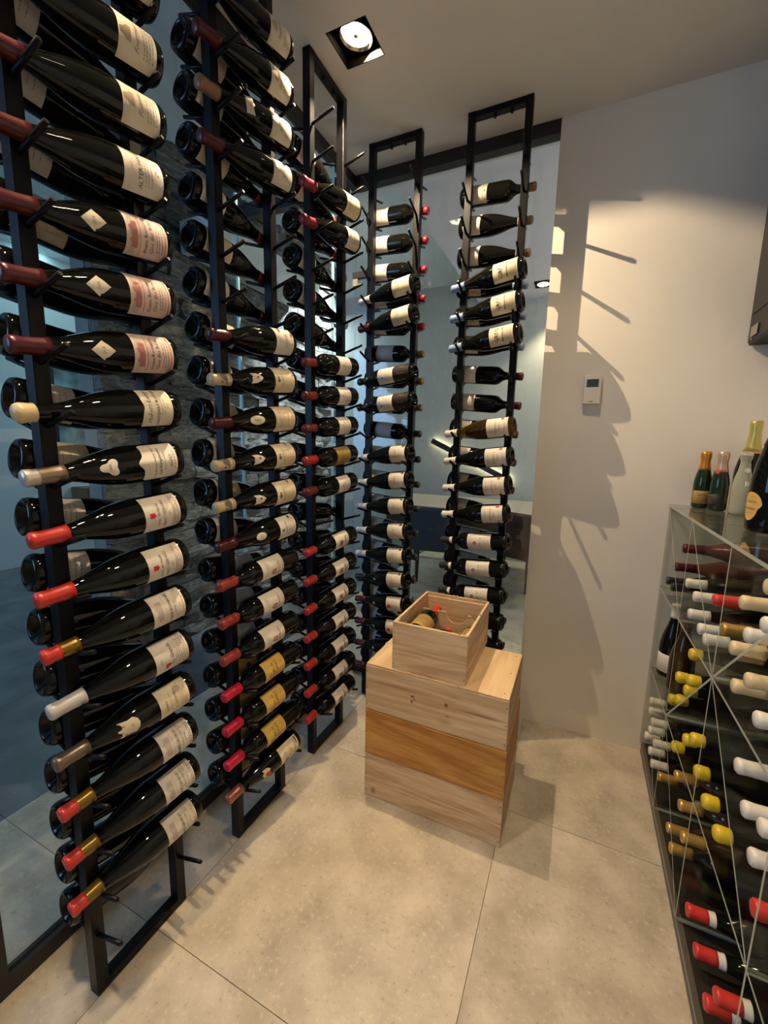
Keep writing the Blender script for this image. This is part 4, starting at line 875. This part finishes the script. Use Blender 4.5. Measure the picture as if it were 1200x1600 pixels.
stand('piccolo', 1.428, 1.800, 'glass_clear', [(0, 0.012, 'foil_silver')], 'pale clear bottle with letter on its shoulder, beside the dark bottle', FACE+0.35, None, bee)
def shield_label(t):
    out = [(0.030*math.sin(a)*(1-0.25*(math.cos(a) < 0)), 0.042*math.cos(a) if math.cos(a) < 0 else 0.034*math.cos(a)) for a in [2*PI*i/24 for i in range(24)]]
    l_ = obj('label', patch_mesh('label', 'prestige', 0, 0.072, out, 'paper_amber', 0.0010), parent=t)
    obj('print', print_mesh('prestige', [('t', 'Cuv\u00e9e', 0, 0.078, 0.013, 0.2, 'ink_brown'), ('t', 'Vintage', 0, 0.060, 0.012, 0.2, 'ink_brown')]+fine([0.050, 0.094], 0.03, c='ink_brown'), 0.0018), parent=l_)
stand('prestige', 1.388, 1.425, 'glass', [(0, 0.110, 'cap_black')], 'large dark sparkling bottle with shield label, nearest on the acrylic top', FACE-1.05, None, shield_label)

# ================================================================== WALL FITTINGS
th = thing('thermostat', 'white wall thermostat with grey display on the plaster wall', 'thermostat', (0.9425, 2.0, 1.549))
obj('back_plate', boxm(-0.032, 0.032, -0.006, 0.0, -0.055, 0.055, bevel=0.002), M['white_plastic'], th)
obj('cover', boxm(-0.033, 0.033, -0.026, -0.006, -0.058, 0.058, bevel=0.003), M['white_plastic'], th)
obj('display', boxm(-0.022, 0.022, -0.0268, -0.0255, 0.010, 0.041, bevel=0.0004), M['display'], th)
bm = bmesh.new(); box(bm, -0.006, -0.001, -0.0266, -0.0258, -0.050, -0.046); box(bm, 0.001, 0.005, -0.0266, -0.0258, -0.050, -0.046)
obj('logo', bm, M['display'], th)
cu = thing('cooling_unit', 'dark box shaped cooling unit mounted high on the rear wall at right', 'cooler', (1.434, 1.995, 1.687))
obj('shell', boxm(0, 0.185, -0.42, 0, 0.006, 0.66, bevel=0.004), M['unit'], cu)
obj('under_tray', boxm(0.004, 0.180, -0.415, -0.004, 0, 0.006), M['black'], cu)
obj('side_panel', boxm(-0.003, 0.0, -0.40, -0.02, 0.10, 0.63, bevel=0.001), M['unit'], cu)
st = obj('sticker', boxm(-0.0042, -0.003, -0.10, -0.035, 0.02, 0.055), M['sticker'], cu)
bm = bmesh.new(); tube(bm, (-0.004, -0.05, 0.012), (0.0, -0.05, 0.012), 0.004, 8); obj('screw', bm, M['sticker'], cu)

# ceiling lamps
def lamp(i, cx, cy, ox, oy, depth, power, label):
    r = thing('recessed_spotlight', label, 'ceiling light', (cx, cy, H), 0, 'recessed ceiling spotlights')
    w = HW-0.0005; hh = 0.13
    bm = bmesh.new()
    for a in ((-w, -w+0.003, -w, w, 0.0, hh), (w-0.003, w, -w, w, 0.0, hh), (-w+0.003, w-0.003, -w, -w+0.003, 0.0, hh), (-w+0.003, w-0.003, w-0.003, w, 0.0, hh), (-w, w, -w, w, hh, hh+0.004)): box(bm, *a)
    obj('housing', bm, M['lamp_box'], r)
    tilt = Matrix.Translation((-0.002, 0.004, depth+0.007)) @ Matrix.Rotation(0.10, 4, 'Y')
    bm = bmesh.new(); lathe(bm, [(0.0, 0.030), (0.030, 0.024), (0.046, 0.006), (0.052, -0.002), (0.055, -0.004), (0.056, 0.002), (0.050, 0.012), (0.034, 0.034), (0.0, 0.038)], 32)
    o = obj('reflector', bm, M['lamp_rim'], r); o.matrix_local = tilt
    bm = bmesh.new(); lathe(bm, [(0.0, 0.004), (0.046, 0.004), (0.046, 0.0055), (0.0, 0.0055)], 32); o = obj('bulb', bm, M['lamp_on'], r); o.matrix_local = tilt
    bm = bmesh.new(); lathe(bm, [(0.0, -0.004), (0.008, -0.002), (0.008, 0.003), (0.0, 0.003)], 16); o = obj('filament_cap', bm, M['lamp_rim'], r); o.matrix_local = tilt
    d = bpy.data.lights.new('spot_beam', 'SPOT'); d.spot_size = math.radians(156 if i == 0 else 100); d.spot_blend = 0.25 if i == 0 else 0.8
    d.energy = power; d.color = WARM; d.shadow_soft_size = 0.0025 if i == 0 else 0.05
    o = bpy.data.objects.new('spot_beam', d); C.objects.link(o); o.location = (cx+ox, cy+oy, H+depth)
    if i == 0: o.rotation_euler = Vector((0.42, 0.25, -0.85)).to_track_quat('-Z', 'Y').to_euler()
LL = ['square recessed ceiling spotlight, lit, above the far left rack', 'square recessed ceiling spotlight above the crates, outside the picture', 'square recessed ceiling spotlight above the camera side of the floor', 'square recessed ceiling spotlight above the nearest left rack']
for i, (l, lab) in enumerate(zip(LAMPS, LL)): lamp(i, *l, lab)

# ================================================================== ROOMS BEYOND THE GLASS
tb = thing('dining_table', 'wooden dining table with dark apron beyond the rear glass', 'table', (0.1, 4.35, 0))
for i, (y0, y1) in enumerate(((-0.60, -0.12), (-0.116, 0.36))):
    obj('top_leaf', boxm(-1.0, 1.3, y0, y1, 0.72, 0.75, bevel=0.003), M['table_top'], tb)
obj('apron', boxm(-0.9, 1.2, -0.54, -0.51, 0.52, 0.72), M['dark_wood'], tb)
for x in (-0.88, 1.15):
    for y in (-0.52, 0.28): obj('leg', tubem((x, y, 0.72), (x, y, 0.0), 0.04, 10, 0.025), M['dark_wood'], tb)
def chair(x, y, rz, lab, mk='leather'):
    r = thing('dining_chair', lab, 'chair', (x, y, 0), rz, 'dining chairs')
    obj('seat', boxm(-0.23, 0.23, -0.22, 0.22, 0.42, 0.48, bevel=0.02), M[mk], r)
    bm = boxm(-0.23, 0.23, -0.24, -0.19, 0.44, 0.80, bevel=0.018); obj('backrest', bm, M[mk], r)
    for sx in (-1, 1):
        for sy in (-1, 1): obj('leg', tubem((sx*0.19, sy*0.19, 0.43), (sx*0.20, sy*0.21, 0), 0.022, 8, 0.015), M['dark_wood'], r)
    return r
chair(-0.22, 3.55, 0.10, 'dark leather dining chair in front of the table, left of the rear post')
chair(0.66, 3.60, -0.45, 'brown wooden dining chair beside the plaster wall, beyond the rear glass', 'dark_wood')
hr = thing('stair_handrail', 'black sloping handrail with glowing light strip on the dining wall', 'handrail', (-0.28, 4.93, 1.17))
ang = math.atan2(0.96-1.36, 0.15+0.71)
def slope(bm):
    bmesh.ops.rotate(bm, verts=bm.verts[:], cent=(0, 0, 0), matrix=Matrix.Rotation(-ang, 3, 'Y')); return bm
obj('rail', slope(boxm(-0.50, 0.56, -0.02, 0.02, -0.03, 0.03, bevel=0.003)), M['black'], hr)
obj('light_strip', slope(boxm(-0.49, 0.55, 0.021, 0.027, -0.02, 0.02)), M['led'], hr)
for x in (-0.35, 0.35): obj('bracket', slope(boxm(x-0.01, x+0.01, 0.021, 0.069, -0.008, 0.008)), M['black'], hr)
dl = thing('dining_downlight', 'square recessed downlight in the dining room ceiling', 'ceiling light', (0.45, 4.62, 2.9))
obj('frame', boxm(-0.08, 0.08, -0.09, 0.09, -0.006, 0.0), M['lamp_box'], dl)
bm = bmesh.new(); lathe(bm, [(0, -0.012), (0.05, -0.010), (0.055, -0.006), (0, -0.006)], 20); obj('bulb', bm, M['lamp_on'], dl)
d = bpy.data.lights.new('downlight_beam', 'SPOT'); d.energy = 95; d.color = (1.0, 0.80, 0.52); d.spot_size = 1.9; d.spot_blend = 0.5; d.shadow_soft_size = 0.04
o = bpy.data.objects.new('downlight_beam', d); C.objects.link(o); o.location = (0.72, 4.72, 2.86)
pic = thing('framed_picture', 'dark framed picture on the far lounge wall', 'picture', (-4.19, 3.05, 1.55), 0)
obj('frame', boxm(0.0, 0.03, -0.42, 0.42, -0.55, 0.55, bevel=0.004), M['black'], pic)
obj('canvas', boxm(0.03, 0.034, -0.38, 0.38, -0.51, 0.51), M['art'], pic)
cs = thing('console_shelf', 'dark wall shelf below the picture in the lounge', 'shelf', (-4.19, 3.2, 0.72))
obj('board', boxm(0, 0.30, -0.45, 0.45, -0.06, 0.06, bevel=0.004), M['black'], cs)
obj('bracket', boxm(0.0, 0.04, -0.03, 0.03, -0.20, -0.06), M['black'], cs)
